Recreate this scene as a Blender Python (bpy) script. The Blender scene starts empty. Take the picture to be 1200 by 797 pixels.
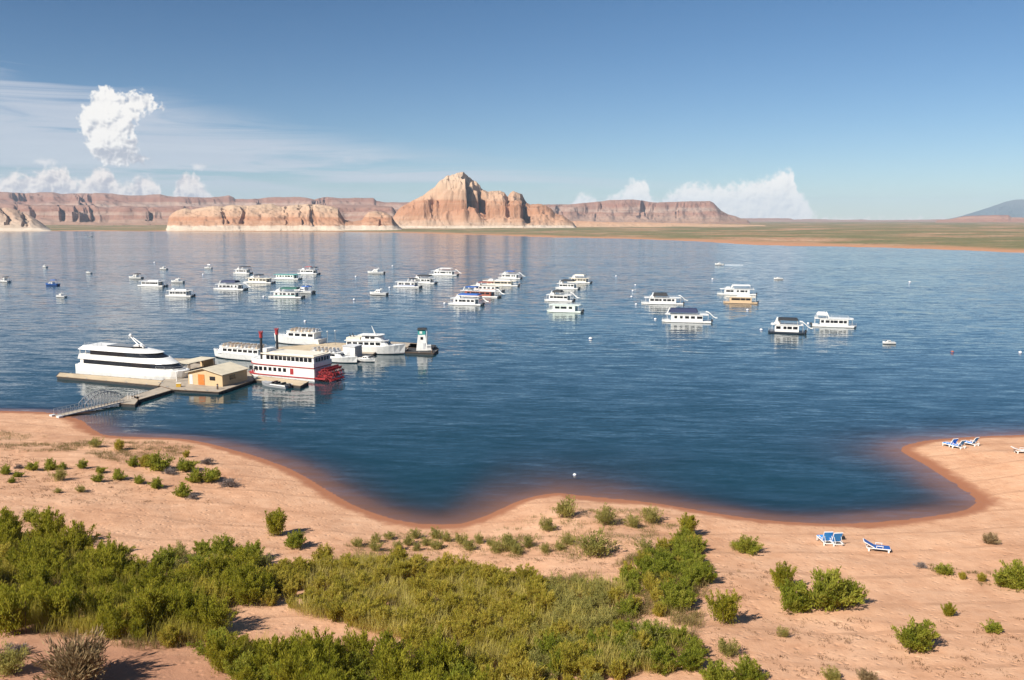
import bpy, bmesh, math, random
import numpy as np
from mathutils import Vector, Matrix, noise as mnoise
R = math.radians
scene = bpy.context.scene
COL = scene.collection

# ------------------------------------------------------------------ camera
CAM_H, FPX, PITCH = 30.0, 1000.0, math.atan(140.5 / 1000.0)
cam_d = bpy.data.cameras.new("camera"); cam_d.sensor_width = 36.0; cam_d.lens = 36.0 * FPX / 1200.0
cam_d.clip_start = 0.5; cam_d.clip_end = 90000
cam = bpy.data.objects.new("camera", cam_d); COL.objects.link(cam)
cam.location = (0, 0, CAM_H); cam.rotation_euler = (math.pi / 2 - PITCH, 0, 0)
scene.camera = cam

# ------------------------------------------------------------------ light
SUN_DIR = Vector((-0.74, -0.66, 0.0)).normalized()
SUN_EL = R(41)
SD = Vector((SUN_DIR.x * math.cos(SUN_EL), SUN_DIR.y * math.cos(SUN_EL), math.sin(SUN_EL)))
sun_d = bpy.data.lights.new("sun", 'SUN'); sun_d.energy = 4.6; sun_d.angle = R(0.53); sun_d.color = (1.0, 0.93, 0.83)
sun = bpy.data.objects.new("sun", sun_d); COL.objects.link(sun)
sun.rotation_euler = SD.to_track_quat('Z', 'Y').to_euler(); sun.location = (-60, -40, 90)

world = bpy.data.worlds.new("World"); scene.world = world; world.use_nodes = True
wn, wl = world.node_tree.nodes, world.node_tree.links
wn.clear()
def N(nodes, t, **k):
    n = nodes.new(t)
    for a, b in k.items(): setattr(n, a, b)
    return n
def math_node(nodes, links, op, a, b=None, clamp=False):
    n = nodes.new('ShaderNodeMath'); n.operation = op; n.use_clamp = clamp
    for i, v in enumerate((a, b)):
        if v is None: continue
        if isinstance(v, (int, float)): n.inputs[i].default_value = v
        else: links.new(v, n.inputs[i])
    return n.outputs[0]
def maprange(nodes, links, v, a, b, c=0.0, d=1.0, smooth=True):
    n = nodes.new('ShaderNodeMapRange'); n.interpolation_type = 'SMOOTHSTEP' if smooth else 'LINEAR'
    links.new(v, n.inputs['Value'])
    n.inputs['From Min'].default_value = a; n.inputs['From Max'].default_value = b
    n.inputs['To Min'].default_value = c; n.inputs['To Max'].default_value = d
    return n.outputs['Result']
sky = N(wn, 'ShaderNodeTexSky', sky_type='NISHITA', sun_disc=False)
sky.sun_elevation = SUN_EL; sky.sun_rotation = math.atan2(SD.x, SD.y)
sky.altitude = 1100; sky.air_density = 1.0; sky.dust_density = 0.35; sky.ozone_density = 1.6
SKY_STRENGTH = 0.049
bg = N(wn, 'ShaderNodeBackground'); bg.inputs['Strength'].default_value = SKY_STRENGTH
wo = N(wn, 'ShaderNodeOutputWorld')
tc = N(wn, 'ShaderNodeTexCoord'); sx = N(wn, 'ShaderNodeSeparateXYZ'); wl.new(tc.outputs['Generated'], sx.inputs[0])
az = math_node(wn, wl, 'ARCTAN2', sx.outputs['X'], sx.outputs['Y'])
el = sx.outputs['Z']
def wnoise(fx, fz, off, scale=1.0, detail=6.0, rough=0.55, dist=0.0):
    c = N(wn, 'ShaderNodeCombineXYZ')
    wl.new(math_node(wn, wl, 'ADD', math_node(wn, wl, 'MULTIPLY', az, fx), off * 3.1), c.inputs[0]); wl.new(math_node(wn, wl, 'MULTIPLY', el, fz), c.inputs[1])
    c.inputs[2].default_value = 0.0
    n = N(wn, 'ShaderNodeTexNoise', noise_dimensions='2D'); n.inputs['Scale'].default_value = scale; n.inputs['Detail'].default_value = detail
    n.inputs['Roughness'].default_value = rough; n.inputs['Distortion'].default_value = dist
    wl.new(c.outputs[0], n.inputs['Vector']); return n.outputs['Fac']
M_ = lambda op, a, b=None, clamp=False: math_node(wn, wl, op, a, b, clamp)
def wmix(fac, a, b, blend='MIX'):
    m = N(wn, 'ShaderNodeMix', data_type='RGBA', blend_type=blend)
    for s_, v in (('Factor', fac), ('A', a), ('B', b)):
        if isinstance(v, (int, float)): m.inputs[s_].default_value = v
        elif isinstance(v, tuple): m.inputs[s_].default_value = (*v, 1)
        else: wl.new(v, m.inputs[s_])
    return m.outputs['Result']
# clear air: deep overhead and on the sunward side, pale low down
hsv = N(wn, 'ShaderNodeHueSaturation'); hsv.inputs['Saturation'].default_value = 1.08; wl.new(sky.outputs[0], hsv.inputs['Color'])
up = maprange(wn, wl, el, 0.0, 0.30, 0, 1, False)
deep = wmix(maprange(wn, wl, az, -0.60, 0.30), (0.36, 0.58, 0.74), (0.56, 0.80, 0.95))
clear = wmix(1.0, hsv.outputs[0], wmix(up, (0.85, 0.96, 1.10), deep), 'MULTIPLY')
# high veil breaking into streaks
n1 = wnoise(3.2, 60.0, 1.3, 1.0, 7, 0.62, 0.7)
n2 = wnoise(2.6, 34.0, 7.7, 1.0, 6, 0.6, 0.6)
lo = maprange(wn, wl, el, 0.010, 0.05); top_edge = M_('ADD', M_('ADD', el, M_('MULTIPLY', az, 0.13)), M_('MULTIPLY', M_('SUBTRACT', n2, 0.5), 0.10)); hi = maprange(wn, wl, top_edge, 0.052, 0.085, 1, 0)
side = maprange(wn, wl, az, -0.55, -0.12, 1, 0)
thick = M_('MULTIPLY', maprange(wn, wl, M_('ADD', n2, M_('MULTIPLY', side, 0.22)), 0.44, 0.66), M_('MULTIPLY', lo, hi))
streak = M_('MULTIPLY', maprange(wn, wl, n1, 0.45, 0.62), M_('MULTIPLY', maprange(wn, wl, az, -0.17, -0.07, 1, 0), M_('MULTIPLY', maprange(wn, wl, el, 0.015, 0.05), maprange(wn, wl, M_('ADD', el, M_('MULTIPLY', az, 0.07)), 0.055, 0.085, 1, 0))))
veil = M_('MAXIMUM', M_('MULTIPLY', thick, 0.72), M_('MULTIPLY', streak, 0.62))
col = wmix(veil, clear, wmix(n1, (6.0, 6.5, 7.7), (8.2, 8.4, 8.9)))
# cumulus, in thousandths of a radian of bearing and elevation
CPr, SPr = math.cos(PITCH), math.sin(PITCH)
def bearing(px, py):
    u, v = (px - 600.0) / FPX, (398.5 - py) / FPX; d = Vector((u, CPr + v * SPr, -SPr + v * CPr)).normalized()
    return 1000 * math.atan2(d.x, d.y), 1000 * math.asin(d.z)
A_ = M_('MULTIPLY', az, 1000.0); E_ = M_('MULTIPLY', M_('ARCSINE', el), 1000.0)
cv = N(wn, 'ShaderNodeCombineXYZ'); wl.new(A_, cv.inputs[0]); wl.new(E_, cv.inputs[1])
def cell(sc, off, dx=0.0, dy=0.0):
    """Rounded puffs: folded noise, bright on the crowns and creased between them."""
    m = N(wn, 'ShaderNodeMapping'); m.inputs['Location'].default_value = (dx / sc + off, dy / sc, 0); m.inputs['Scale'].default_value = (1 / sc, 1 / sc, 1); wl.new(cv.outputs[0], m.inputs['Vector'])
    t = N(wn, 'ShaderNodeTexNoise', noise_dimensions='2D'); t.inputs['Scale'].default_value = 1.0; t.inputs['Detail'].default_value = 2.0; t.inputs['Roughness'].default_value = 0.5; wl.new(m.outputs[0], t.inputs['Vector'])
    return M_('SUBTRACT', 1.0, M_('MULTIPLY', M_('ABSOLUTE', M_('SUBTRACT', t.outputs['Fac'], 0.5)), 4.0))
puff = cell(13.0, 3.0); puff_lit = cell(13.0, 3.0, 1.6, -2.0)
fineN = N(wn, 'ShaderNodeTexNoise', noise_dimensions='2D'); fineN.inputs['Scale'].default_value = 0.16; fineN.inputs['Detail'].default_value = 4; fineN.inputs['Roughness'].default_value = 0.6; wl.new(cv.outputs[0], fineN.inputs['Vector'])
edge = M_('ADD', M_('MULTIPLY', M_('SUBTRACT', puff, 0.55), 5.0), M_('MULTIPLY', M_('SUBTRACT', fineN.outputs['Fac'], 0.5), 14.0))
broad = cell(30.0, 9.4); broad_lit = cell(30.0, 9.4, 3.5, -4.5)
relief = M_('ADD', M_('ADD', M_('MULTIPLY', M_('SUBTRACT', puff, puff_lit), 0.50), M_('MULTIPLY', M_('SUBTRACT', broad, broad_lit), 0.75)), M_('MULTIPLY', M_('SUBTRACT', puff, 0.6), 0.20))
def heap(ell):
    S = None
    for (px, py, rx, ry) in ell:
        a, e = bearing(px, py); k = N(wn, 'ShaderNodeVectorMath', operation='SUBTRACT'); wl.new(cv.outputs[0], k.inputs[0]); k.inputs[1].default_value = (a, e, 0)
        q = N(wn, 'ShaderNodeVectorMath', operation='MULTIPLY'); wl.new(k.outputs[0], q.inputs[0]); q.inputs[1].default_value = (1 / rx, 1 / ry, 0)
        ln = N(wn, 'ShaderNodeVectorMath', operation='LENGTH'); wl.new(q.outputs[0], ln.inputs[0])
        d = M_('MULTIPLY', M_('SUBTRACT', 1.0, ln.outputs['Value']), min(rx, ry)); 
        if S is None: S = d
        else:
            S_ = N(wn, 'ShaderNodeMath', operation='SMOOTH_MAX'); wl.new(S, S_.inputs[0]); wl.new(d, S_.inputs[1]); S_.inputs[2].default_value = 5.0; S = S_.outputs[0]
    return S
big = heap([(128, 124, 21, 22), (110, 135, 16, 14), (124, 150, 28, 26), (133, 170, 27, 25), (134, 185, 22, 11), (163, 120, 22, 13), (148, 130, 18, 17), (184, 127, 10, 5), (144, 146, 14, 14), (158, 188, 20, 9)])
dB = maprange(wn, wl, M_('ADD', M_('SUBTRACT', big, 2.5), M_('MULTIPLY', edge, 0.9)), -0.5, 4.0)
litB = M_('ADD', M_('ADD', M_('MULTIPLY', relief, 0.95), M_('ADD', 0.58, maprange(wn, wl, M_('SUBTRACT', A_, M_('MULTIPLY', E_, 0.6)), bearing(118, 150)[0] - 0.6 * bearing(118, 150)[1], bearing(160, 175)[0] - 0.6 * bearing(160, 175)[1], 0.14, -0.20))), M_('MULTIPLY', maprange(wn, wl, E_, bearing(130, 200)[1], bearing(130, 150)[1], -0.32, 0.22), 1.0))
def curve(pts, lo_, hi_):
    f = N(wn, 'ShaderNodeFloatCurve'); c = f.mapping.curves[0]; P = [((bearing(px, 230)[0] - lo_) / (hi_ - lo_), h / 80.0) for px, h in pts]
    while len(c.points) > 2: c.points.remove(c.points[1])
    c.points[0].location = P[0]; c.points[1].location = P[-1]
    for p_ in P[1:-1]: c.points.new(*p_)
    for p_ in c.points: p_.handle_type = 'AUTO_CLAMPED'
    f.mapping.update(); wl.new(maprange(wn, wl, A_, lo_, hi_, 0, 1, False), f.inputs['Value']); return M_('MULTIPLY', f.outputs[0], 80.0)
topL = curve([(-200, 38), (-80, 44), (-20, 40), (10, 46), (22, 51), (34, 48), (44, 50), (56, 55), (70, 57), (82, 53), (92, 44), (102, 46), (112, 53), (124, 56), (134, 51), (144, 41), (154, 42), (166, 49), (178, 46), (188, 38), (197, 26), (206, 40), (216, 51), (226, 52), (236, 45), (246, 33), (256, 20), (270, 8), (300, 4)], -680.0, -290.0)
topR = curve([(630, 4), (660, 14), (670, 26), (684, 35), (696, 30), (706, 22), (713, 32), (722, 35), (730, 38), (738, 48), (750, 51), (759, 45), (766, 27), (774, 26), (782, 33), (798, 42), (813, 46), (826, 44), (840, 43), (860, 45), (880, 47), (893, 50), (907, 54), (917, 59), (925, 59), (930, 50), (934, 40), (942, 30), (950, 20), (957, 9), (968, 4), (990, 2)], 35.0, 380.0)
dL = M_('MULTIPLY', maprange(wn, wl, M_('ADD', M_('SUBTRACT', topL, E_), M_('MULTIPLY', edge, 1.0)), 0.0, 10.0), 0.9)
dR = M_('MULTIPLY', maprange(wn, wl, M_('ADD', M_('SUBTRACT', topR, E_), M_('MULTIPLY', edge, 1.15)), 1.0, 13.0), 0.88)
litL = M_('ADD', M_('ADD', M_('MULTIPLY', relief, 0.85), 0.52), maprange(wn, wl, M_('SUBTRACT', topL, E_), 0.0, 26.0, 0.36, -0.22, False))
litR = M_('ADD', M_('ADD', M_('MULTIPLY', relief, 0.45), 0.66), maprange(wn, wl, M_('SUBTRACT', topR, E_), 0.0, 40.0, 0.30, -0.10, False))
scr = heap([(53, 190, 9, 3.2), (232, 195.5, 6, 3)]); dS = M_('MULTIPLY', maprange(wn, wl, M_('ADD', scr, M_('MULTIPLY', edge, 0.35)), -1.5, 3.0), 0.85)
cl = lambda lit, g, w: wmix(maprange(wn, wl, lit, 0.05, 0.95), g, w)
col = wmix(dL, col, cl(litL, (6.0, 5.8, 6.4), (11.8, 10.7, 9.9)))
col = wmix(dR, col, cl(litR, (8.2, 8.2, 8.6), (12.4, 11.8, 11.2)))
col = wmix(dS, col, (9.6, 9.4, 9.4))
col = wmix(dB, col, cl(litB, (5.6, 5.9, 6.7), (11.2, 10.9, 10.5)))
wl.new(col, bg.inputs['Color']); wl.new(bg.outputs[0], wo.inputs['Surface'])

scene.view_settings.view_transform = 'Standard'; scene.view_settings.look = 'None'
scene.view_settings.exposure = 0.88; scene.view_settings.gamma = 1.0
scene.render.engine = 'CYCLES'
cy = scene.cycles
cy.max_bounces = 7; cy.diffuse_bounces = 3; cy.glossy_bounces = 3; cy.transmission_bounces = 4; cy.transparent_max_bounces = 10; cy.volume_bounces = 0
cy.sample_clamp_indirect = 5.0; cy.caustics_reflective = False; cy.caustics_refractive = False
cy.use_denoising = True
try: cy.denoiser = 'OPENIMAGEDENOISE'
except Exception: pass

# ------------------------------------------------------------------ helpers
CP, SP = math.cos(PITCH), math.sin(PITCH)
def ray(px, py):
    """Direction through a point of the picture, scaled to one metre along +Y."""
    u, v = (px - 600.0) / FPX, (398.5 - py) / FPX
    dx, dy, dz = u, CP + v * SP, -SP + v * CP
    return dx / dy, dz / dy
def G(px, py, z=0.0):
    dx, dz = ray(px, py); t = (z - CAM_H) / dz
    return Vector((dx * t, t, z))
def at_dist(px, py, Y):
    dx, dz = ray(px, py); return Vector((dx * Y, Y, CAM_H + dz * Y))
def project(x, y, z):
    zz = z - CAM_H; f = y * CP - zz * SP; u = y * SP + zz * CP
    return 600 + FPX * x / f, 398.5 - FPX * u / f

def _hash(ix, iy, seed):
    h = (ix.astype(np.int64) * 374761393 + iy.astype(np.int64) * 668265263 + seed * 1442695041) & 0xffffffff
    h = ((h ^ (h >> 13)) * 1274126177) & 0xffffffff
    return ((h ^ (h >> 16)) & 0xffff) / 65535.0
def vnoise(x, y, seed=0):
    x = np.asarray(x, float); y = np.asarray(y, float); x, y = np.broadcast_arrays(x, y)
    ix, iy = np.floor(x), np.floor(y); fx, fy = x - ix, y - iy
    fx = fx * fx * fx * (fx * (fx * 6 - 15) + 10); fy = fy * fy * fy * (fy * (fy * 6 - 15) + 10)
    a, b = _hash(ix, iy, seed), _hash(ix + 1, iy, seed); c, d = _hash(ix, iy + 1, seed), _hash(ix + 1, iy + 1, seed)
    return (a + (b - a) * fx + (c - a) * fy + (a - b - c + d) * fx * fy) * 2 - 1
def fbm(x, y, seed=0, oct=4, gain=0.5):
    s, a, t = 0.0, 1.0, 0.0
    for o in range(oct):
        s = s + a * vnoise(np.asarray(x) * 2 ** o, np.asarray(y) * 2 ** o, seed + o * 17); t += a; a *= gain
    return s / t
def sstep(a, b, x):
    t = np.clip((np.asarray(x, float) - a) / (b - a), 0, 1); return t * t * (3 - 2 * t)

def tag(o, label=None, cat=None, group=None, kind=None):
    if label: o['label'] = label
    if cat: o['category'] = cat
    if group: o['group'] = group
    if kind: o['kind'] = kind
    return o
def empty(name, loc=(0, 0, 0), rz=0.0, scale=1.0):
    o = bpy.data.objects.new(name, None); COL.objects.link(o); o.location = loc; o.rotation_euler = (0, 0, rz)
    o.scale = (scale,) * 3 if isinstance(scale, (int, float)) else scale; o.empty_display_size = 0.3
    return o
def mesh_obj(name, verts, faces, mat, parent=None, smooth=False):
    me = bpy.data.meshes.new(name); me.from_pydata([tuple(v) for v in verts], [], [tuple(f) for f in faces]); me.update()
    if mat: me.materials.append(mat)
    if smooth: me.polygons.foreach_set('use_smooth', [True] * len(me.polygons))
    o = bpy.data.objects.new(name, me); COL.objects.link(o)
    if parent: o.parent = parent
    return o
def np_mesh(name, V, Q, mat, parent=None, smooth=True, link=True):
    """Quads (or tris) from numpy arrays, fast."""
    me = bpy.data.meshes.new(name); n = Q.shape[1]
    me.vertices.add(len(V)); me.vertices.foreach_set('co', np.asarray(V, np.float32).ravel())
    me.loops.add(Q.size); me.loops.foreach_set('vertex_index', Q.astype(np.int32).ravel())
    me.polygons.add(len(Q)); me.polygons.foreach_set('loop_start', np.arange(len(Q), dtype=np.int32) * n)
    try: me.polygons.foreach_set('loop_total', np.full(len(Q), n, np.int32))
    except Exception: pass
    me.polygons.foreach_set('use_smooth', np.full(len(Q), smooth))
    me.update(calc_edges=True); me.validate()
    if mat: me.materials.append(mat)
    if not link: return me
    o = bpy.data.objects.new(name, me); COL.objects.link(o)
    if parent: o.parent = parent
    return o

class MB:
    """Collects solids and links them as one mesh."""
    def __init__(s): s.v, s.f = [], []
    def add(s, v, f):
        k = len(s.v); s.v += [tuple(p) for p in v]; s.f += [tuple(i + k for i in q) for q in f]; return s
    def box(s, x0, x1, y0, y1, z0, z1):
        return s.prism([(x0, y0), (x1, y0), (x1, y1), (x0, y1)], z0, z1)
    def prism(s, poly, z0, z1, top=None):
        n = len(poly); top = top or poly
        z0s = z0 if isinstance(z0, (list, tuple)) else [z0] * n; z1s = z1 if isinstance(z1, (list, tuple)) else [z1] * n
        v = [(p[0], p[1], z) for p, z in zip(poly, z0s)] + [(p[0], p[1], z) for p, z in zip(top, z1s)]
        f = [tuple(range(n - 1, -1, -1)), tuple(range(n, 2 * n))] + [(i, (i + 1) % n, n + (i + 1) % n, n + i) for i in range(n)]
        return s.add(v, f)
    def rings(s, rings, close=True):
        n = len(rings[0]); v = [p for r in rings for p in r]; f = []
        for k in range(len(rings) - 1):
            for i in range(n):
                j = (i + 1) % n; f.append((k * n + i, k * n + j, (k + 1) * n + j, (k + 1) * n + i))
        if close: f += [tuple(range(n - 1, -1, -1)), tuple(range((len(rings) - 1) * n, len(rings) * n))]
        return s.add(v, f)
    def tube(s, p0, p1, r, n=6, r1=None):
        p0, p1 = Vector(p0), Vector(p1); d = (p1 - p0).normalized(); a = d.orthogonal().normalized(); b = d.cross(a); r1 = r if r1 is None else r1
        ring = lambda p, q: [tuple(p + (a * math.cos(2 * math.pi * i / n) + b * math.sin(2 * math.pi * i / n)) * q) for i in range(n)]
        return s.rings([ring(p0, r), ring(p1, r1)])
    def path(s, pts, r, n=5):
        for a, b in zip(pts[:-1], pts[1:]): s.tube(a, b, r, n)
        return s
    def lathe(s, prof, cx=0, cy=0, n=16):
        return s.rings([[(cx + r * math.cos(2 * math.pi * i / n), cy + r * math.sin(2 * math.pi * i / n), z) for i in range(n)] for r, z in prof])
    def build(s, name, mat, parent=None, smooth=False, bevel=0.0):
        o = mesh_obj(name, s.v, s.f, mat, parent)
        bm = bmesh.new(); bm.from_mesh(o.data); bmesh.ops.recalc_face_normals(bm, faces=bm.faces)
        if bevel: bmesh.ops.bevel(bm, geom=bm.edges[:], offset=bevel, segments=2, affect='EDGES', clamp_overlap=True)
        bm.to_mesh(o.data); bm.free()
        if smooth:
            o.data.polygons.foreach_set('use_smooth', [True] * len(o.data.polygons))
        return o

# ------------------------------------------------------------------ materials
def new_mat(name):
    m = bpy.data.materials.new(name); m.use_nodes = True; n, l = m.node_tree.nodes, m.node_tree.links
    n.clear(); out = n.new('ShaderNodeOutputMaterial'); b = n.new('ShaderNodeBsdfPrincipled'); l.new(b.outputs[0], out.inputs['Surface'])
    return m, n, l, b, out
def ramp(n, stops, interp='LINEAR'):
    r = n.new('ShaderNodeValToRGB'); r.color_ramp.interpolation = interp; e = r.color_ramp.elements
    while len(e) > 1: e.remove(e[-1])
    e[0].position, e[0].color = stops[0][0], (*stops[0][1], 1)
    for p, c in stops[1:]:
        x = e.new(p); x.color = (*c, 1)
    return r
def noise_tex(n, l, vec, scale, detail=5, rough=0.55, dist=0.0):
    t = n.new('ShaderNodeTexNoise'); t.inputs['Scale'].default_value = scale; t.inputs['Detail'].default_value = detail
    t.inputs['Roughness'].default_value = rough; t.inputs['Distortion'].default_value = dist
    if vec is not None: l.new(vec, t.inputs['Vector'])
    return t
def mixc(n, l, fac, a, b, blend='MIX'):
    m = n.new('ShaderNodeMix'); m.data_type = 'RGBA'; m.blend_type = blend
    for s, v in (('Factor', fac), ('A', a), ('B', b)):
        if isinstance(v, (int, float)): m.inputs[s].default_value = v
        elif isinstance(v, tuple): m.inputs[s].default_value = (*v, 1) if len(v) == 3 else v
        else: l.new(v, m.inputs[s])
    return m.outputs['Result']
def scaled(n, l, vec, s):
    m = n.new('ShaderNodeMapping'); m.inputs['Scale'].default_value = s; l.new(vec, m.inputs['Vector']); return m.outputs[0]
_paint = {}
def paint(name, col, rough=0.45, var=0.12, scale=1.5, metal=0.0, spec=0.5):
    """Painted, moulded or woven surface with weathering of its own."""
    if name in _paint: return _paint[name]
    m, n, l, b, out = new_mat(name); tcn = n.new('ShaderNodeTexCoord')
    t = noise_tex(n, l, tcn.outputs['Object'], scale, 6, 0.6)
    dk = tuple(c * (1 - var * 1.6) for c in col); lt = tuple(min(0.95, c * (1 + var * 0.5)) for c in col)
    r = ramp(n, [(0.3, dk), (0.5, col), (0.75, lt)]); l.new(t.outputs['Fac'], r.inputs[0]); l.new(r.outputs[0], b.inputs['Base Color'])
    l.new(maprange(n, l, t.outputs['Fac'], 0.3, 0.7, rough * 0.85, min(1, rough * 1.2)), b.inputs['Roughness'])
    b.inputs['Metallic'].default_value = metal; b.inputs['Specular IOR Level'].default_value = spec
    _paint[name] = m; return m
WHITE = paint('white_gelcoat', (0.72, 0.72, 0.70), 0.35, 0.09)
CREAM = paint('cream_gelcoat', (0.72, 0.66, 0.54), 0.4, 0.06)
MINT = paint('pale_green_gelcoat', (0.66, 0.74, 0.68), 0.4, 0.05)
TAN = paint('tan_gelcoat', (0.55, 0.40, 0.25), 0.45, 0.1)
GREYP = paint('grey_paint', (0.33, 0.34, 0.36), 0.5, 0.12)
LGREY = paint('light_grey_paint', (0.55, 0.56, 0.57), 0.5, 0.1)
NAVY = paint('navy_canvas', (0.015, 0.025, 0.075), 0.75, 0.2, 4)
BLUE = paint('blue_canvas', (0.02, 0.09, 0.32), 0.75, 0.15, 4)
SKYB = paint('blue_sling', (0.015, 0.24, 0.68), 0.6, 0.12, 6)
GREEN = paint('green_canvas', (0.015, 0.10, 0.075), 0.75, 0.2, 4)
TEAL = paint('teal_paint', (0.04, 0.30, 0.28), 0.5, 0.12)
BLACK = paint('black_canvas', (0.018, 0.02, 0.024), 0.7, 0.25, 4)
RED = paint('red_paint', (0.30, 0.026, 0.03), 0.5, 0.15)
REDC = paint('red_canvas', (0.40, 0.045, 0.04), 0.75, 0.15, 4)
RUST = paint('rust_brown_paint', (0.28, 0.085, 0.055), 0.6, 0.2)
DARKH = paint('dark_hull', (0.022, 0.03, 0.045), 0.35, 0.2)
DECK = paint('weathered_deck_boards', (0.46, 0.37, 0.25), 0.8, 0.18, 0.9)
DECKG = paint('grey_deck_boards', (0.33, 0.28, 0.22), 0.85, 0.2, 0.9)
FLOAT = paint('dock_float', (0.03, 0.03, 0.03), 0.8, 0.25)
STEEL = paint('galvanised_steel', (0.42, 0.45, 0.48), 0.4, 0.15, 3, 0.6)
GLASS = paint('tinted_glass', (0.012, 0.014, 0.018), 0.08, 0.2, 0.6)
YELLOW = paint('yellow_paint', (0.55, 0.33, 0.03), 0.5, 0.1)
ORANGE = paint('orange_door_paint', (0.48, 0.16, 0.03), 0.5, 0.1)
STUCCO = paint('tan_stucco', (0.52, 0.38, 0.22), 0.9, 0.1, 2)
ROOFM = paint('sheet_roof', (0.56, 0.50, 0.38), 0.7, 0.1, 0.8)
WOOD = paint('dark_timber', (0.12, 0.075, 0.045), 0.8, 0.25, 1.5)
FOAM = paint('foam', (0.8, 0.83, 0.85), 0.7, 0.05)

# ------------------------------------------------------------------ terrain
NEAR = [(-60, 481), (0, 481.5), (55, 482), (95, 490), (105, 498), (115, 506), (127, 511), (200, 513), (230, 516), (260, 523), (300, 534), (330, 544), (360, 559), (390, 577),
        (415, 592), (450, 605), (480, 612), (515, 615), (545, 613), (570, 604), (583, 598), (609, 586), (632, 580), (654, 577), (678, 580), (720, 584), (758, 588), (803, 595),
        (850, 603), (900, 610), (950, 613), (1000, 613), (1067, 608), (1110, 602), (1133, 597), (1141, 592), (1142, 586), (1133, 578), (1120, 570), (1100, 556), (1083, 545), (1060, 533),
        (1054, 528), (1057, 523), (1068, 519), (1090, 515), (1140, 511.5), (1200, 509.5), (1300, 507)]
FARS = [(1600, 309), (1450, 304), (1300, 300), (1200, 297), (1150, 294.5), (1080, 292), (1025, 290), (960, 289), (900, 288), (867, 286.5), (827, 283.5), (790, 282), (760, 281), (720, 279.5),
        (640, 278.5), (590, 276), (520, 274.5), (465, 272.8), (400, 272), (300, 271.5), (200, 271.5), (100, 271), (0, 271), (-150, 271), (-400, 271)]
lake = [G(*p).xy for p in NEAR] + [Vector((120, 122)), Vector((200, 130)), Vector((420, 170)), Vector((600, 260)), Vector((640, 400))] + [G(*p).xy for p in FARS] + \
       [Vector((-3600, 2400)), Vector((-3600, 600)), Vector((-900, 330)), Vector((-420, 210)), Vector((-200, 150))]
LK = np.array([(p.x, p.y) for p in lake])
def smooth_poly(P, near_n, it=2):
    for _ in range(it):
        A, B = P, np.roll(P, -1, 0); P = np.empty((2 * len(A), 2)); P[0::2] = A * .75 + B * .25; P[1::2] = A * .25 + B * .75
    return P
LK = smooth_poly(LK, 0, 2)
def lake_sd(x, y):
    """Signed distance to the shoreline: positive on land."""
    x = np.asarray(x, float); y = np.asarray(y, float); d2 = np.full(x.shape, 1e18); inside = np.zeros(x.shape, bool)
    A, B = LK, np.roll(LK, -1, 0)
    for (ax, ay), (bx, by) in zip(A, B):
        ex, ey = bx - ax, by - ay; L2 = ex * ex + ey * ey + 1e-12
        t = np.clip(((x - ax) * ex + (y - ay) * ey) / L2, 0, 1)
        d2 = np.minimum(d2, (x - ax - t * ex) ** 2 + (y - ay - t * ey) ** 2)
        c = (ay > y) != (by > y)
        if ey != 0: inside ^= c & (x < (bx - ax) * (y - ay) / ey + ax)
    d = np.sqrt(d2); return np.where(inside, -d, d)
def height(x, y, sd=None):
    x = np.asarray(x, float); y = np.asarray(y, float)
    if sd is None: sd = lake_sd(x, y)
    d = np.maximum(sd, 0); w = np.maximum(-sd, 0)
    far = sstep(250, 420, y)
    n_ = 0.110 * d * d / (d + 1.6); n_ = np.minimum(n_, 6 + 0.02 * d)
    k = np.clip(d / 7.0, 0, 1)
    n_ = n_ + k * (0.30 * fbm(x / 9, y / 7, 3, 3) + 0.09 * fbm(x / 1.8, y / 1.6, 9, 3)) + np.clip(d / 1.5, 0, 1) * 0.02 * fbm(x / 0.5, y / 0.5, 21, 2)
    bl = np.maximum(0, 42.5 - y); n_ = n_ + np.where(y < 42.5, np.minimum(0.5 * bl * bl / (bl + 3), 21.5), 0)
    n_ = n_ - 0.0 * x
    f_ = 0.018 * np.minimum(d, 260) + 0.0035 * np.maximum(d - 260, 0); f_ = np.minimum(f_, 9 + 0.0006 * d) * (0.8 + 0.35 * fbm(x / 300, y / 200, 5, 4)) + 1.2 * np.clip(d / 60, 0, 1) * fbm(x / 60, y / 60, 8, 3)
    land = n_ * (1 - far) + np.maximum(f_, 0.02 * np.minimum(d, 20)) * far
    slope = 0.075 + 0.16 * (1 - sstep(-14, -1, x)) * (1 - far) + 0.05 * sstep(20, 30, x) + 0.10 * sstep(11, 20, x) * (1 - sstep(98, 106, y))
    bed = -np.minimum(0.085 * np.minimum(w, 2.5) + slope * np.maximum(w - 2.5, 0) + 0.0 * w, 9.0)
    bed = bed + 0.12 * np.clip(w / 3, 0, 1) * fbm(x / 6, y / 5, 31, 3) * (bed > -3)
    return np.where(sd > 0, land, bed)
def axis(lo, hi, step, far_lo, far_hi, g=1.06):
    a = list(np.arange(lo, hi + step / 2, step)); s, p = step, hi
    while p < far_hi: s *= g; p += s; a.append(p)
    s, p = step, lo; b = []
    while p > far_lo: s *= g; p -= s; b.append(p)
    return np.array(b[::-1] + a)
def grid_quads(nx, ny):
    i = np.arange(nx * ny).reshape(ny, nx)
    return np.stack([i[:-1, :-1], i[:-1, 1:], i[1:, 1:], i[1:, :-1]], -1).reshape(-1, 4)
GX = axis(-70, 74, 0.55, -16500, 16500, 1.055); GY = axis(36, 128, 0.55, -600, 16500, 1.05)
XX, YY = np.meshgrid(GX, GY); SDG = lake_sd(XX, YY); ZZ = height(XX, YY, SDG)
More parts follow.
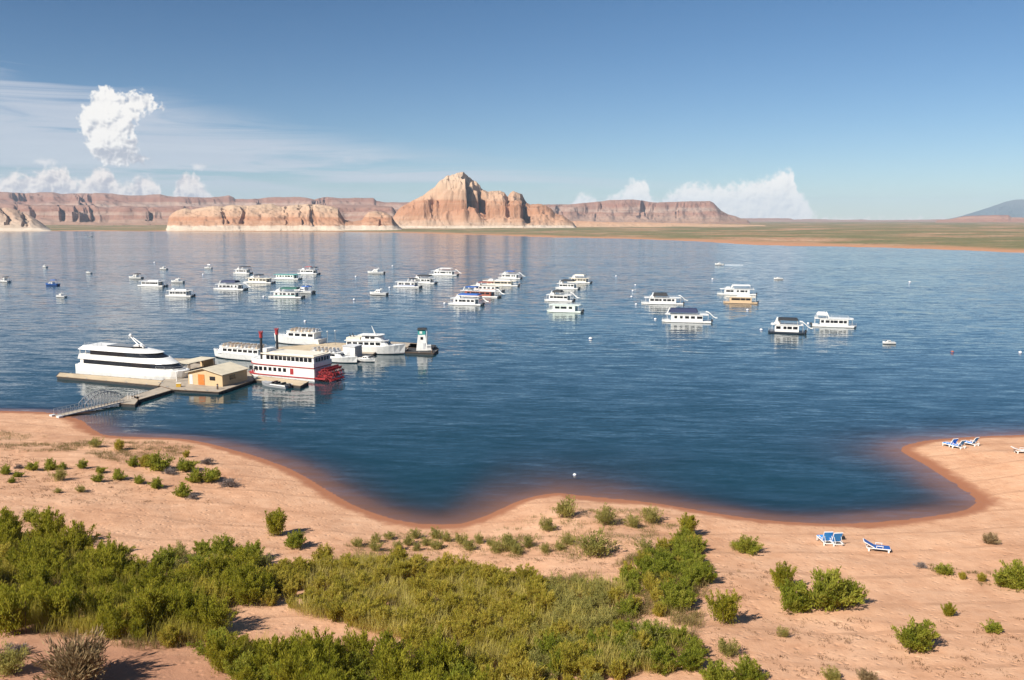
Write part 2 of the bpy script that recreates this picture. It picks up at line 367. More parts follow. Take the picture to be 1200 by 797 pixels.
def hz(x, y):
    """Ground height read back from the ground sheet itself."""
    x = np.asarray(x, float); y = np.asarray(y, float)
    i = np.clip(np.searchsorted(GX, x) - 1, 0, len(GX) - 2); j = np.clip(np.searchsorted(GY, y) - 1, 0, len(GY) - 2)
    a = np.clip((x - GX[i]) / (GX[i + 1] - GX[i]), 0, 1); b_ = np.clip((y - GY[j]) / (GY[j + 1] - GY[j]), 0, 1)
    return (ZZ[j, i] * (1 - a) + ZZ[j, i + 1] * a) * (1 - b_) + (ZZ[j + 1, i] * (1 - a) + ZZ[j + 1, i + 1] * a) * b_
def ground_z(x, y): return float(hz(x, y))
def ground_at(px, py):
    """Where the line through a point of the picture meets the beach."""
    dx, dz = ray(px, py); t = np.arange(25, 220, 0.2); x, y, z = dx * t, t, CAM_H + dz * t
    h = hz(x, y); i = np.argmax(z <= np.maximum(h, 0))
    t0 = t[i]; return Vector((dx * t0, t0, max(float(h[i]), 0)))

# sand: dry, damp near the waterline, scrub tint on the far plain
m_sand, n, l, b, out = new_mat('sand'); geo = n.new('ShaderNodeNewGeometry'); sep = n.new('ShaderNodeSeparateXYZ'); l.new(geo.outputs['Position'], sep.inputs[0])
P = geo.outputs['Position']
big = noise_tex(n, l, P, 0.10, 5, 0.68); mid = noise_tex(n, l, P, 0.7, 5, 0.65); fine = noise_tex(n, l, P, 6.0, 4, 0.7)
dry = ramp(n, [(0.30, (0.36, 0.18, 0.098)), (0.48, (0.51, 0.288, 0.172)), (0.68, (0.62, 0.385, 0.245))]); l.new(math_node(n, l, 'ADD', math_node(n, l, 'MULTIPLY', big.outputs['Fac'], 0.55), math_node(n, l, 'MULTIPLY', mid.outputs['Fac'], 0.45)), dry.inputs[0])
c = mixc(n, l, maprange(n, l, fine.outputs['Fac'], 0.52, 0.75, 0, 0.35), dry.outputs[0], (0.36, 0.19, 0.105))
# dark seed-hulls and gravel litter
lit = noise_tex(n, l, P, 2.3, 6, 0.75); l_big = noise_tex(n, l, P, 0.16, 3, 0.5)
c = mixc(n, l, math_node(n, l, 'MULTIPLY', maprange(n, l, lit.outputs['Fac'], 0.57, 0.66, 0, 0.55), math_node(n, l, 'MULTIPLY', maprange(n, l, l_big.outputs['Fac'], 0.46, 0.60), maprange(n, l, sep.outputs['Z'], 1.6, 2.8))), c, (0.22, 0.125, 0.075))
trk = n.new('ShaderNodeTexWave'); trk.inputs['Scale'].default_value = 0.055; trk.inputs['Distortion'].default_value = 9.0; trk.inputs['Detail'].default_value = 3; trk.inputs['Detail Scale'].default_value = 0.35; trk.bands_direction = 'Y'; l.new(P, trk.inputs['Vector'])
c = mixc(n, l, math_node(n, l, 'MULTIPLY', maprange(n, l, trk.outputs['Fac'], 0.955, 0.99), maprange(n, l, mid.outputs['Fac'], 0.35, 0.6, 0.0, 0.55)), c, (0.33, 0.175, 0.10))
soilx = maprange(n, l, sep.outputs['X'], 14, -6); soily = maprange(n, l, math_node(n, l, 'ADD', sep.outputs['Y'], math_node(n, l, 'MULTIPLY', big.outputs['Fac'], 10.0)), 60, 52)
c = mixc(n, l, math_node(n, l, 'MULTIPLY', math_node(n, l, 'MULTIPLY', soilx, soily), 0.8), c, (0.335, 0.165, 0.10))
wz = math_node(n, l, 'ADD', sep.outputs['Z'], math_node(n, l, 'MULTIPLY', math_node(n, l, 'SUBTRACT', mid.outputs['Fac'], 0.5), 0.10))
wet = maprange(n, l, wz, 0.03, 0.15, 1, 0); nearw = maprange(n, l, sep.outputs['Y'], 250, 420, 1, 0)
wet = math_node(n, l, 'MULTIPLY', wet, nearw)
c = mixc(n, l, wet, c, (0.30, 0.125, 0.062))
# far plain: scrub over pink soil
fp = noise_tex(n, l, scaled(n, l, P, (0.004, 0.006, 0.0)), 1.0, 7, 0.62); fs = noise_tex(n, l, scaled(n, l, P, (0.03, 0.03, 0)), 1.0, 4, 0.7)
soil = ramp(n, [(0.35, (0.30, 0.15, 0.085)), (0.5, (0.36, 0.21, 0.125)), (0.7, (0.46, 0.33, 0.22))]); l.new(fs.outputs['Fac'], soil.inputs[0])
fc = mixc(n, l, maprange(n, l, fp.outputs['Fac'], 0.36, 0.54, 0.0, 0.85), soil.outputs[0], (0.105, 0.118, 0.045))
sv = n.new('ShaderNodeTexVoronoi'); sv.inputs['Scale'].default_value = 0.09; l.new(P, sv.inputs['Vector'])
fc = mixc(n, l, maprange(n, l, sv.outputs['Distance'], 0.16, 0.34, 0.8, 0), fc, (0.06, 0.07, 0.03))
fc = mixc(n, l, maprange(n, l, sep.outputs['Z'], 0.1, 1.8, 1, 0), fc, (0.40, 0.20, 0.11))
c = mixc(n, l, maprange(n, l, sep.outputs['Y'], 260, 430), c, fc)
l.new(c, b.inputs['Base Color'])
l.new(maprange(n, l, wet, 0, 1, 0.95, 0.62), b.inputs['Roughness']); b.inputs['Specular IOR Level'].default_value = 0.25
bp = n.new('ShaderNodeBump'); bp.inputs['Strength'].default_value = 0.6; bp.inputs['Distance'].default_value = 0.16
foot = n.new('ShaderNodeTexVoronoi'); foot.inputs['Scale'].default_value = 1.5; l.new(P, foot.inputs['Vector'])
l.new(math_node(n, l, 'ADD', math_node(n, l, 'ADD', mid.outputs['Fac'], math_node(n, l, 'MULTIPLY', fine.outputs['Fac'], 0.35)), math_node(n, l, 'MULTIPLY', maprange(n, l, foot.outputs['Distance'], 0.05, 0.35), 0.5)), bp.inputs['Height'])
l.new(math_node(n, l, 'MULTIPLY', math_node(n, l, 'SUBTRACT', 1.0, wet), 0.6), bp.inputs['Strength'])
l.new(bp.outputs[0], b.inputs['Normal'])
tag(np_mesh('ground', np.stack([XX, YY, ZZ], -1).reshape(-1, 3), grid_quads(len(GX), len(GY)), m_sand), kind='structure')

# ------------------------------------------------------------------ water
WX = axis(-70, 74, 1.2, -3700, 3700, 1.08); WY = axis(70, 140, 1.2, 66, 2700, 1.06)
WXX, WYY = np.meshgrid(WX, WY); WSD = lake_sd(WXX, WYY); WH = height(WXX, WYY, WSD)
Q = grid_quads(len(WX), len(WY)); Q = Q[(WSD.ravel()[Q] < 2.0).any(1)]
used = np.unique(Q); remap = np.full(WXX.size, -1); remap[used] = np.arange(len(used))
m_w, n, l, b, out = new_mat('lake_water'); n.remove(b)
geo = n.new('ShaderNodeNewGeometry'); P = geo.outputs['Position']
def slope(vec_scale, rot, amp, detail=3, rough=0.55, dist=0.4):
    m = n.new('ShaderNodeMapping'); m.inputs['Rotation'].default_value = (0, 0, R(rot)); l.new(P, m.inputs['Vector'])
    t = noise_tex(n, l, scaled(n, l, m.outputs[0], vec_scale), 1.0, detail, rough, dist)
    s = n.new('ShaderNodeVectorMath'); s.operation = 'SUBTRACT'; l.new(t.outputs['Color'], s.inputs[0]); s.inputs[1].default_value = (0.5, 0.5, 0.5)
    k = n.new('ShaderNodeVectorMath'); k.operation = 'MULTIPLY'; l.new(s.outputs[0], k.inputs[0])
    if isinstance(amp, tuple): k.inputs[1].default_value = amp
    return k, k.outputs[0]
_, s1 = slope((0.12, 0.62, 0), 7, (0.07, 0.22, 0)); _, s2 = slope((0.38, 1.9, 0), -7, (0.06, 0.17, 0)); _, s3 = slope((1.6, 3.2, 0), 20, (0.06, 0.12, 0), 2)
patch = noise_tex(n, l, scaled(n, l, P, (0.0035, 0.022, 0)), 1.0, 4, 0.6, 0.8)
pf = maprange(n, l, patch.outputs['Fac'], 0.35, 0.65, 0.75, 1.15)
sy = n.new('ShaderNodeSeparateXYZ'); l.new(P, sy.inputs[0]); pf = math_node(n, l, 'MULTIPLY', pf, maprange(n, l, sy.outputs['Y'], 110, 480, 0.8, 2.1))   # open water is more ruffled than the cove
def vadd(a, b_):
    v = n.new('ShaderNodeVectorMath'); v.operation = 'ADD'; l.new(a, v.inputs[0]); l.new(b_, v.inputs[1]); return v.outputs[0]
ssum = vadd(vadd(s1, s2), s3); sc_ = n.new('ShaderNodeVectorMath'); sc_.operation = 'SCALE'; l.new(ssum, sc_.inputs[0]); l.new(pf, sc_.inputs['Scale'])
nn = n.new('ShaderNodeVectorMath'); nn.operation = 'NORMALIZE'; l.new(vadd(geo.outputs['Normal'], sc_.outputs[0]), nn.inputs[0]); NRM = nn.outputs[0]
at = n.new('ShaderNodeAttribute'); at.attribute_name = 'depth'
turb = math_node(n, l, 'SUBTRACT', 1.0, math_node(n, l, 'POWER', 2.718, math_node(n, l, 'MULTIPLY', at.outputs['Fac'], -1.35)))
body = n.new('ShaderNodeBsdfDiffuse'); body.inputs['Color'].default_value = (0.006, 0.033, 0.046, 1)
clear = n.new('ShaderNodeBsdfTransparent'); clear.inputs['Color'].default_value = (0.80, 0.84, 0.84, 1)
mx = n.new('ShaderNodeMixShader'); l.new(turb, mx.inputs[0]); l.new(clear.outputs[0], mx.inputs[1]); l.new(body.outputs[0], mx.inputs[2])
gl = n.new('ShaderNodeBsdfGlossy'); gl.inputs['Roughness'].default_value = 0.10; gl.inputs['Color'].default_value = (1, 1, 1, 1); l.new(NRM, gl.inputs['Normal'])
lw_ = n.new('ShaderNodeLayerWeight'); lw_.inputs['Blend'].default_value = 0.5; l.new(NRM, lw_.inputs['Normal'])   # Schlick Fresnel, alike from above and below
fres = math_node(n, l, 'ADD', 0.02, math_node(n, l, 'MULTIPLY', math_node(n, l, 'POWER', lw_.outputs['Facing'], 5.0), 0.98))
m2 = n.new('ShaderNodeMixShader'); l.new(fres, m2.inputs[0]); l.new(mx.outputs[0], m2.inputs[1]); l.new(gl.outputs[0], m2.inputs[2]); l.new(m2.outputs[0], out.inputs['Surface'])
V = np.stack([WXX, WYY, np.zeros_like(WXX)], -1).reshape(-1, 3)[used]
wo_ = np_mesh('water', V, remap[Q], m_w); tag(wo_, kind='structure')
da = wo_.data.attributes.new('depth', 'FLOAT', 'POINT'); da.data.foreach_set('value', np.maximum(0, -WH.ravel()[used]).astype(np.float32))

# ------------------------------------------------------------------ haze
hb = MB().box(-17200, 17200, -700, 17200, -11, 440)
m_h = bpy.data.materials.new('haze'); m_h.use_nodes = True; n, l = m_h.node_tree.nodes, m_h.node_tree.links; n.clear()
o_ = n.new('ShaderNodeOutputMaterial'); pv = n.new('ShaderNodeVolumePrincipled'); pv.inputs['Color'].default_value = (0.64, 0.81, 1.0, 1); pv.inputs['Density'].default_value = 4.4e-5; pv.inputs['Anisotropy'].default_value = 0.0
l.new(pv.outputs[0], o_.inputs['Volume']); tag(hb.build('haze', m_h), kind='stuff')

# ------------------------------------------------------------------ rock country
def rock_mat(name, stops, zmax, ring=0.0, varnish=0.35, tint=None):
    """Banded sandstone: beds by height, warped a little, with dark run-off streaks; ring = height of the pale old waterline."""
    m, n, l, b, out = new_mat(name); geo = n.new('ShaderNodeNewGeometry'); sp = n.new('ShaderNodeSeparateXYZ'); l.new(geo.outputs['Position'], sp.inputs[0]); P = geo.outputs['Position']
    s = 1.0 / zmax
    warp = noise_tex(n, l, scaled(n, l, P, (s * 1.2, s * 1.2, s * 2)), 1.0, 4, 0.6)
    bed = noise_tex(n, l, scaled(n, l, P, (s * 0.25, s * 0.25, s * 14)), 1.0, 4, 0.6)
    z = math_node(n, l, 'ADD', math_node(n, l, 'MULTIPLY', sp.outputs['Z'], s), math_node(n, l, 'ADD', math_node(n, l, 'MULTIPLY', math_node(n, l, 'SUBTRACT', warp.outputs['Fac'], 0.5), 0.28), math_node(n, l, 'MULTIPLY', math_node(n, l, 'SUBTRACT', bed.outputs['Fac'], 0.5), 0.5)))
    r = ramp(n, stops); l.new(z, r.inputs[0])
    st = noise_tex(n, l, scaled(n, l, P, (s * 16, s * 16, s * 1.2)), 1.0, 4, 0.6)
    c = mixc(n, l, maprange(n, l, st.outputs['Fac'], 0.52, 0.72, 0, varnish), r.outputs[0], tuple(k * 0.45 for k in stops[len(stops) // 2][1]))
    if ring:
        rn = noise_tex(n, l, scaled(n, l, P, (s * 3, s * 3, s * 3)), 1.0, 3, 0.5)
        zz = math_node(n, l, 'ADD', sp.outputs['Z'], math_node(n, l, 'MULTIPLY', math_node(n, l, 'SUBTRACT', rn.outputs['Fac'], 0.5), ring * 0.5))
        c = mixc(n, l, maprange(n, l, zz, ring * 0.85, ring * 1.05, 0.85, 0), c, (0.50, 0.42, 0.335))
    l.new(c, b.inputs['Base Color']); b.inputs['Roughness'].default_value = 0.95; b.inputs['Specular IOR Level'].default_value = 0.1
    bp = n.new('ShaderNodeBump'); bp.inputs['Strength'].default_value = 0.5; bp.inputs['Distance'].default_value = zmax * 0.03
    l.new(math_node(n, l, 'ADD', bed.outputs['Fac'], st.outputs['Fac']), bp.inputs['Height']); l.new(bp.outputs[0], b.inputs['Normal'])
    return m
def cliff(name, top, Y, depth, base_z, mat, prof, buttress=0.12, notches=(), bfreq=6.0, seed=1, nu=260, nv=64, rough=0.02, slant=0.0, ends=True, ledge=0.85, lumps=0.30, bend=7.0, bench=0.16):
    """A rock mass of real depth: skyline TOP in picture degrees at distance Y, front wall broken by buttresses and the given recesses."""
    px = np.linspace(top[0][0], top[-1][0], nu); py = np.interp(px, [t[0] for t in top], [t[1] for t in top])
    u = (px - px[0]) / (px[-1] - px[0]); v = np.linspace(0, 1, nv) ** 1.25
    A = np.array([at_dist(a, b_, Y) for a, b_ in zip(px, py)])
    W = A[-1, 0] - A[0, 0]
    A[:, 2] += rough * (A[:, 2].max() - base_z) * fbm(u * W / 30, 0 * u, seed + 5, 4)
    UU, VV = np.meshgrid(np.arange(nu), v); PXS = px[UU.astype(int)] + bend * (fbm(VV * 5, 0 * VV + 3.3, seed + 71, 3) + 0.6 * fbm(px[UU.astype(int)] / 9, VV * 9, seed + 72, 2))
    cut = np.zeros_like(VV)
    for a, b_, dv in notches: cut += dv * sstep(a - 1.5, a + 1.5, PXS) * (1 - sstep(b_ - 1.5, b_ + 1.5, PXS)) * (0.75 + 0.8 * fbm(PXS / 5, VV * 8, seed + 73, 2))
    XW = A[UU.astype(int), 0]
    xs = XW / W * bfreq
    rid = 1 - np.abs(fbm(xs, VV * 1.3, seed, 3)) * 2
    wob = 0.75 * fbm(xs * 0.8, VV * 2.2, seed + 2, 3, 0.5) + 0.16 * fbm(xs * 3.2 + VV * 3, VV * 8, seed + 3, 4, 0.55) + 0.10 * (rid - 0.5)
    vv = VV + buttress * wob * np.clip(VV * 12, 0, 1); vv0 = vv; vv = vv - cut
    vv = np.clip(vv, 0, 1)
    fr_ = np.interp(vv, [p[0] for p in prof], [p[1] for p in prof])
    whole = np.interp(np.clip(vv0, 0, 1), [p[0] for p in prof], [p[1] for p in prof]); fr_ = np.maximum(fr_, np.minimum(whole, bench))   # rubble fills the foot of each recess
    fr_ = np.clip(fr_ + ledge * np.sin(2 * np.pi * (fr_ * 6.5 + 0.5 * fbm(xs * 0.7, VV, seed + 21, 2))) / (2 * np.pi * 6.5) * (fr_ > 0.02), 0, 1.0)
    fr_ = np.clip(fr_ + lumps * fbm(xs * 1.7, VV * 6, seed + 33, 4, 0.55) * np.sin(np.pi * np.clip(fr_, 0, 1)), 0, 1.0)
    vback = np.clip((VV - 0.72) / 0.28, 0, 1); fr_ = fr_ * (1 - 0.75 * vback ** 2)
    if ends: fr_ = fr_ * np.minimum(sstep(0, 0.02, u), 1 - sstep(0.98, 1, u))[UU.astype(int)] ** 0.5
    H = np.maximum(A[:, 2] - base_z, 0.5)
    Z = base_z + H[UU.astype(int)] * fr_ * (1 + rough * 1.5 * fbm(xs * 9, VV * 9, seed + 9, 3))
    Z -= 12 * (fr_ < 0.004)
    YY_ = Y - depth * 0.5 + VV * depth + slant * (UU / nu - 0.5)
    X = XW * (YY_ / Y)
    o = np_mesh(name, np.stack([X, YY_, Z], -1).reshape(-1, 3), grid_quads(nu, nv), mat, smooth=False)
    return tag(o, kind='structure')
CREAMROCK = [(0.0, (0.386, 0.293, 0.218)), (0.22, (0.370, 0.220, 0.143)), (0.42, (0.336, 0.171, 0.101)), (0.58, (0.403, 0.253, 0.168)), (0.8, (0.420, 0.293, 0.202)), (1.0, (0.437, 0.318, 0.227))]
PINK = [(0.0, (0.253, 0.151, 0.102)), (0.3, (0.295, 0.196, 0.149)), (0.5, (0.239, 0.128, 0.094)), (0.62, (0.323, 0.234, 0.188)), (0.8, (0.232, 0.121, 0.090)), (1.0, (0.253, 0.151, 0.118))]
RED_R = [(0.0, (0.288, 0.160, 0.104)), (0.4, (0.288, 0.136, 0.088)), (0.7, (0.320, 0.184, 0.128)), (1.0, (0.240, 0.112, 0.080))]
BLUEM = [(0.0, (0.075, 0.10, 0.10)), (0.5, (0.085, 0.11, 0.12)), (1.0, (0.11, 0.125, 0.13))]
P_CLIFF = [(0, 0), (0.04, 0.0), (0.12, 0.18), (0.18, 0.28), (0.205, 0.62), (0.25, 0.70), (0.27, 0.88), (0.40, 0.97), (0.5, 1), (1, 1)]
P_MESA = [(0, 0), (0.03, 0.0), (0.12, 0.22), (0.20, 0.38), (0.23, 0.55), (0.30, 0.62), (0.33, 0.90), (0.38, 0.98), (0.45, 1), (1, 1)]
P_DOME = [(0, 0), (0.03, 0.0), (0.06, 0.16), (0.12, 0.30), (0.22, 0.52), (0.34, 0.78), (0.5, 0.97), (0.6, 1), (1, 1)]
P_BUTTE = [(0, 0), (0.02, 0.0), (0.08, 0.12), (0.14, 0.22), (0.165, 0.50), (0.19, 0.62), (0.25, 0.70), (0.34, 0.88), (0.45, 0.98), (0.5, 1), (1, 1)]
P_HILL = [(0, 0), (0.5, 1), (1, 1)]
cliff('mountain', [(1085, 258.6), (1112, 256.5), (1125, 253.5), (1137, 250), (1150, 246), (1162, 242), (1175, 237.3), (1182, 235.5), (1190, 234), (1205, 233.5), (1230, 233), (1260, 237), (1300, 244), (1360, 254), (1390, 258)],
      15500, 2400, 8, rock_mat('mountain_rock', BLUEM, 400, 0, 0.2), P_HILL, 0.05, (), 7, 41, 160, 24, 0.004)
cliff('distant_mesa', [(850, 257.5), (862, 256), (900, 255.7), (926, 256), (930, 257.4), (940, 257), (960, 256.8), (985, 257.6), (1012, 257.2), (1020, 258), (1060, 257.8), (1110, 257), (1160, 257.4), (1200, 257), (1260, 256.5), (1300, 257)],
      9500, 900, 8, rock_mat('distant_mesa_rock', PINK, 45), P_MESA, 0.12, (), 12, 43, 320, 24, 0.03)
cliff('red_mesa', [(1095, 258.4), (1112, 257), (1122, 255.2), (1130, 253.4), (1150, 252.5), (1182, 252), (1185, 254.6), (1200, 255), (1230, 254.6), (1290, 255.5), (1330, 258)],
      7600, 900, 8, rock_mat('red_mesa_rock', RED_R, 70), P_MESA, 0.12, (), 6, 47, 180, 30, 0.02)
cliff('banded_mesa', [(618, 246), (628, 241), (640, 240), (667, 240), (680, 239), (691, 237.7), (704, 236.5), (715, 235), (741, 234.4), (755, 235.5), (765, 237.4), (790, 237), (810, 236.3), (832, 236), (836, 238), (839, 241), (845, 247), (853, 251.2), (862, 253.5), (868, 255.8), (880, 258.3)],
      5600, 1100, 8, rock_mat('banded_mesa_rock', PINK, 150, 0, 0.3), P_MESA, 0.13, ((655, 663, .043), (700, 708, .049), (752, 770, .062), (795, 803, .037)), 7, 53, 420, 80, 0.006)
cliff('rim_mesa', [(-140, 226), (-60, 226.5), (0, 225.4), (30, 226.4), (48, 225), (62, 225.2), (70, 227), (100, 226.6), (130, 227.2), (150, 230), (172, 229.6), (188, 228.6), (196, 231), (240, 232.2), (256, 231.2), (268, 229.8), (273, 231.5), (276, 234), (300, 233.6), (318, 231.6), (345, 231.8), (358, 232.5), (368, 234.8), (374, 233.2), (381, 231.4), (388, 232.3), (399, 233.2), (420, 232.7), (438, 232.8), (441, 236), (452, 237.6), (475, 238), (520, 239), (600, 241), (640, 243)],
      5900, 1500, 8, rock_mat('rim_mesa_rock', PINK, 190, 0, 0.35), P_MESA, 0.13, ((20, 34, .049), (92, 112, .062), (368, 388, .055), (300, 312, .037)), 9, 59, 620, 90, 0.008)
cliff('shadowed_cliff', [(-120, 237), (-40, 237), (0, 238.6), (18, 239), (40, 240), (66, 239.6), (84, 240.6), (110, 240.2), (116, 242.6), (128, 243.2), (140, 241), (160, 242.4), (182, 242.6), (212, 241), (226, 242.2), (250, 243), (300, 242), (400, 240), (440, 240.5), (470, 243)],
      4300, 800, 6, rock_mat('shadowed_cliff_rock', PINK, 90, 0, 0.35), P_CLIFF, 0.11, ((12, 20, .062), (30, 38, .055), (66, 73, .080), (83, 90, .080), (94, 110, .068), (169, 177, .080), (214, 221, .055)), 10, 61, 560, 80, 0.008)
cliff('white_slickrock', [(-220, 236), (-120, 236), (-50, 238), (0, 242), (8, 243), (16, 245), (24, 247.5), (32, 251), (40, 255.5), (47, 260), (54, 265.5), (60, 269.5), (68, 271.2)],
      2560, 420, 0.3, rock_mat('slickrock', [(0, (0.44, 0.36, 0.28)), (0.5, (0.40, 0.30, 0.225)), (1, (0.36, 0.25, 0.185))], 45, 9, 0.25), P_DOME, 0.10, ((3, 9, .10), (26, 33, .14)), 6, 67, 240, 60, 0.01)
cliff('lakeside_cliff', [(190, 271), (195, 268), (198, 254), (202, 250), (207, 246.4), (217, 243.6), (224, 245.5), (232, 244), (240, 241.8), (250, 240.2), (262, 241), (272, 238.8), (286, 239.8), (300, 239.4), (318, 237.6), (330, 242), (340, 240.6), (348, 239.5), (362, 238.8), (375, 239.6), (388, 241.5), (396, 244), (400, 251), (404, 258), (414, 259.8), (424, 258), (428, 252), (432, 248), (440, 247.2), (447, 248), (455, 250.5), (459, 253), (463, 260), (468, 266), (474, 269)],
      2520, 420, 0.3, rock_mat('lakeside_cliff_rock', CREAMROCK, 78, 16, 0.15), P_DOME, 0.085, ((258, 266, .068), (281, 287, .074), (333, 338, .049), (350, 357, .062), (362, 370, .068), (443, 447, .062)), 6, 71, 560, 84, 0.012)
cliff('castle_butte', [(450, 266), (458, 259), (464, 250), (468, 244.5), (480, 237.5), (488, 233), (496, 228), (504, 222.5), (510, 218.5), (516, 212.5), (522, 208.5), (527, 206), (531, 204.8), (535, 203.4), (540, 202.6), (545, 203.4), (549, 206.5), (553, 209), (558, 212.5), (562, 217), (567, 221.5), (571, 224.5), (577, 224), (585, 224.3), (591, 225.5), (595, 230), (598, 226), (602, 224.4), (612, 226.6), (615, 233), (618, 237.5), (621, 239.6), (630, 239.4), (638, 241.5), (645, 244), (650, 249.5), (658, 252), (668, 259), (676, 264)],
      2950, 520, 3, rock_mat('castle_rock', CREAMROCK, 165, 13, 0.16), P_BUTTE, 0.09, ((546.5, 568, .27), (594, 598, .10), (612.5, 619, .18)), 6, 83, 460, 130, 0.022, lumps=0.42, bench=0.27)
cliff('low_bluff', [(622, 262), (632, 257), (640, 252.5), (648, 250.5), (655, 252), (660, 257), (672, 259), (700, 260), (740, 260.5), (790, 261.5), (850, 263), (900, 264)],
      3300, 420, 4, rock_mat('low_bluff_rock', [(0, (0.42, 0.30, 0.2)), (0.5, (0.46, 0.27, 0.17)), (1, (0.44, 0.27, 0.18))], 45, 0, 0.2), P_DOME, 0.2, (), 12, 89, 220, 40, 0.02)

# ------------------------------------------------------------------ boats
def hull_mesh(L, B, fb, flare=0.8, bowrise=0.35, full=0.5, sq=0.0, z0=-0.35, n=12):
    """A lofted hull: square stern at -L/2, bow at +L/2."""
    mb = MB(); rings = []
    for i in range(n + 1):
        t = i / n; w = max(0.02, 1 - max(0, (t - full) / (1 - full)) ** 2.3 * (1 - sq)); b = B / 2 * w; x = -L / 2 + L * t; zt = fb * (1 + bowrise * t ** 2)
        c = b * (flare - 0.25 * t ** 3); xr = x - 0.06 * L * t ** 3
        rings.append([(xr, 0, z0), (xr, -c * .9, z0 * .55), (x - 0.02 * L * t ** 3, -c * 1.02, fb * .25), (x, -b, zt), (x, b, zt), (x - 0.02 * L * t ** 3, c * 1.02, fb * .25), (xr, c * .9, z0 * .55)])
    return mb.rings(rings)
def outline(x0, x1, hb, nose=0.35, n=8, sq=0.15):
    """Plan with a rounded front end: used for superstructures."""
    xn = x1 - (x1 - x0) * nose; pts = [(x0, -hb)]
    for i in range(n + 1):
        a = -math.pi / 2 + math.pi * i / n; pts.append((xn + (x1 - xn) * abs(math.cos(a)) ** (1 - sq), hb * math.copysign(abs(math.sin(a)) ** 0.8, math.sin(a))))
    pts.append((x0, hb)); return pts
def side_windows(parent, xs, y, z, w, h, mat=None, lean=0.0, both=True, inset=0.015):
    mat = mat or GLASS
    for s in ((-1, 1) if both else (-1,)):
        for i, x in enumerate(xs):
            ww = w[i] if isinstance(w, (list, tuple)) else w
            a = (x - ww / 2 - lean * 0, z - h / 2); b = (x + ww / 2, z + h / 2); y0, y1 = s * (y - 0.04), s * (y + inset)
            MB().prism([(a[0], min(y0, y1)), (b[0], min(y0, y1)), (b[0], max(y0, y1)), (a[0], max(y0, y1))], a[1], b[1],
                       [(a[0] + lean, min(y0, y1)), (b[0] + lean, min(y0, y1)), (b[0] + lean, max(y0, y1)), (a[0] + lean, max(y0, y1))]).build('window', mat, parent)
def railing(parent, pts, z, h, mat=None, r=0.025, step=1.4, close=False, mid=True):
    mb = MB(); P3 = [Vector((p[0], p[1], 0)) for p in pts] + ([Vector((pts[0][0], pts[0][1], 0))] if close else [])
    for a, b in zip(P3[:-1], P3[1:]):
        n = max(1, int((b - a).length / step))
        for i in range(n + 1):
            q = a.lerp(b, i / n); mb.tube((q.x, q.y, z), (q.x, q.y, z + h), r, 4)
        for hh in ((h, h * .5) if mid else (h,)): mb.tube((a.x, a.y, z + hh), (b.x, b.y, z + hh), r, 4)
    return mb.build('railing', mat or LGREY, parent)
def outboards(parent, x, ys, s=1.0, mat=None):
    for y in ys:
        o = MB().prism([(x - .55 * s, y - .22 * s), (x, y - .25 * s), (x, y + .25 * s), (x - .55 * s, y + .22 * s)], .45 * s, 1.1 * s, [(x - .45 * s, y - .15 * s), (x - .05, y - .2 * s), (x - .05, y + .2 * s), (x - .45 * s, y + .15 * s)]).box(x - .35 * s, x - .12 * s, y - .08 * s, y + .08 * s, -.5, .45 * s).build('outboard_motor', mat or BLACK, parent)
def slide(parent, x, y, z, mat=None):
    """A curved water slide from the roof over the stern."""
    mb = MB(); pts = [(x + .9, z + .5), (x + .2, z + .35), (x - .5, z - .35), (x - 1.3, z - 1.3), (x - 1.9, z - 1.75), (x - 2.5, z - 1.8)]; rings = []
    for px, pz in pts: rings.append([(px, y - .4, pz + .28), (px, y - .34, pz), (px, y + .34, pz), (px, y + .4, pz + .28), (px, y + .34, pz + .06), (px, y - .34, pz + .06)])
    mb.rings(rings); mb.tube((x - 1.3, y, z - 1.3), (x - 1.0, y, 0.6), .04, 4); return mb.build('water_slide', mat or WHITE, parent)
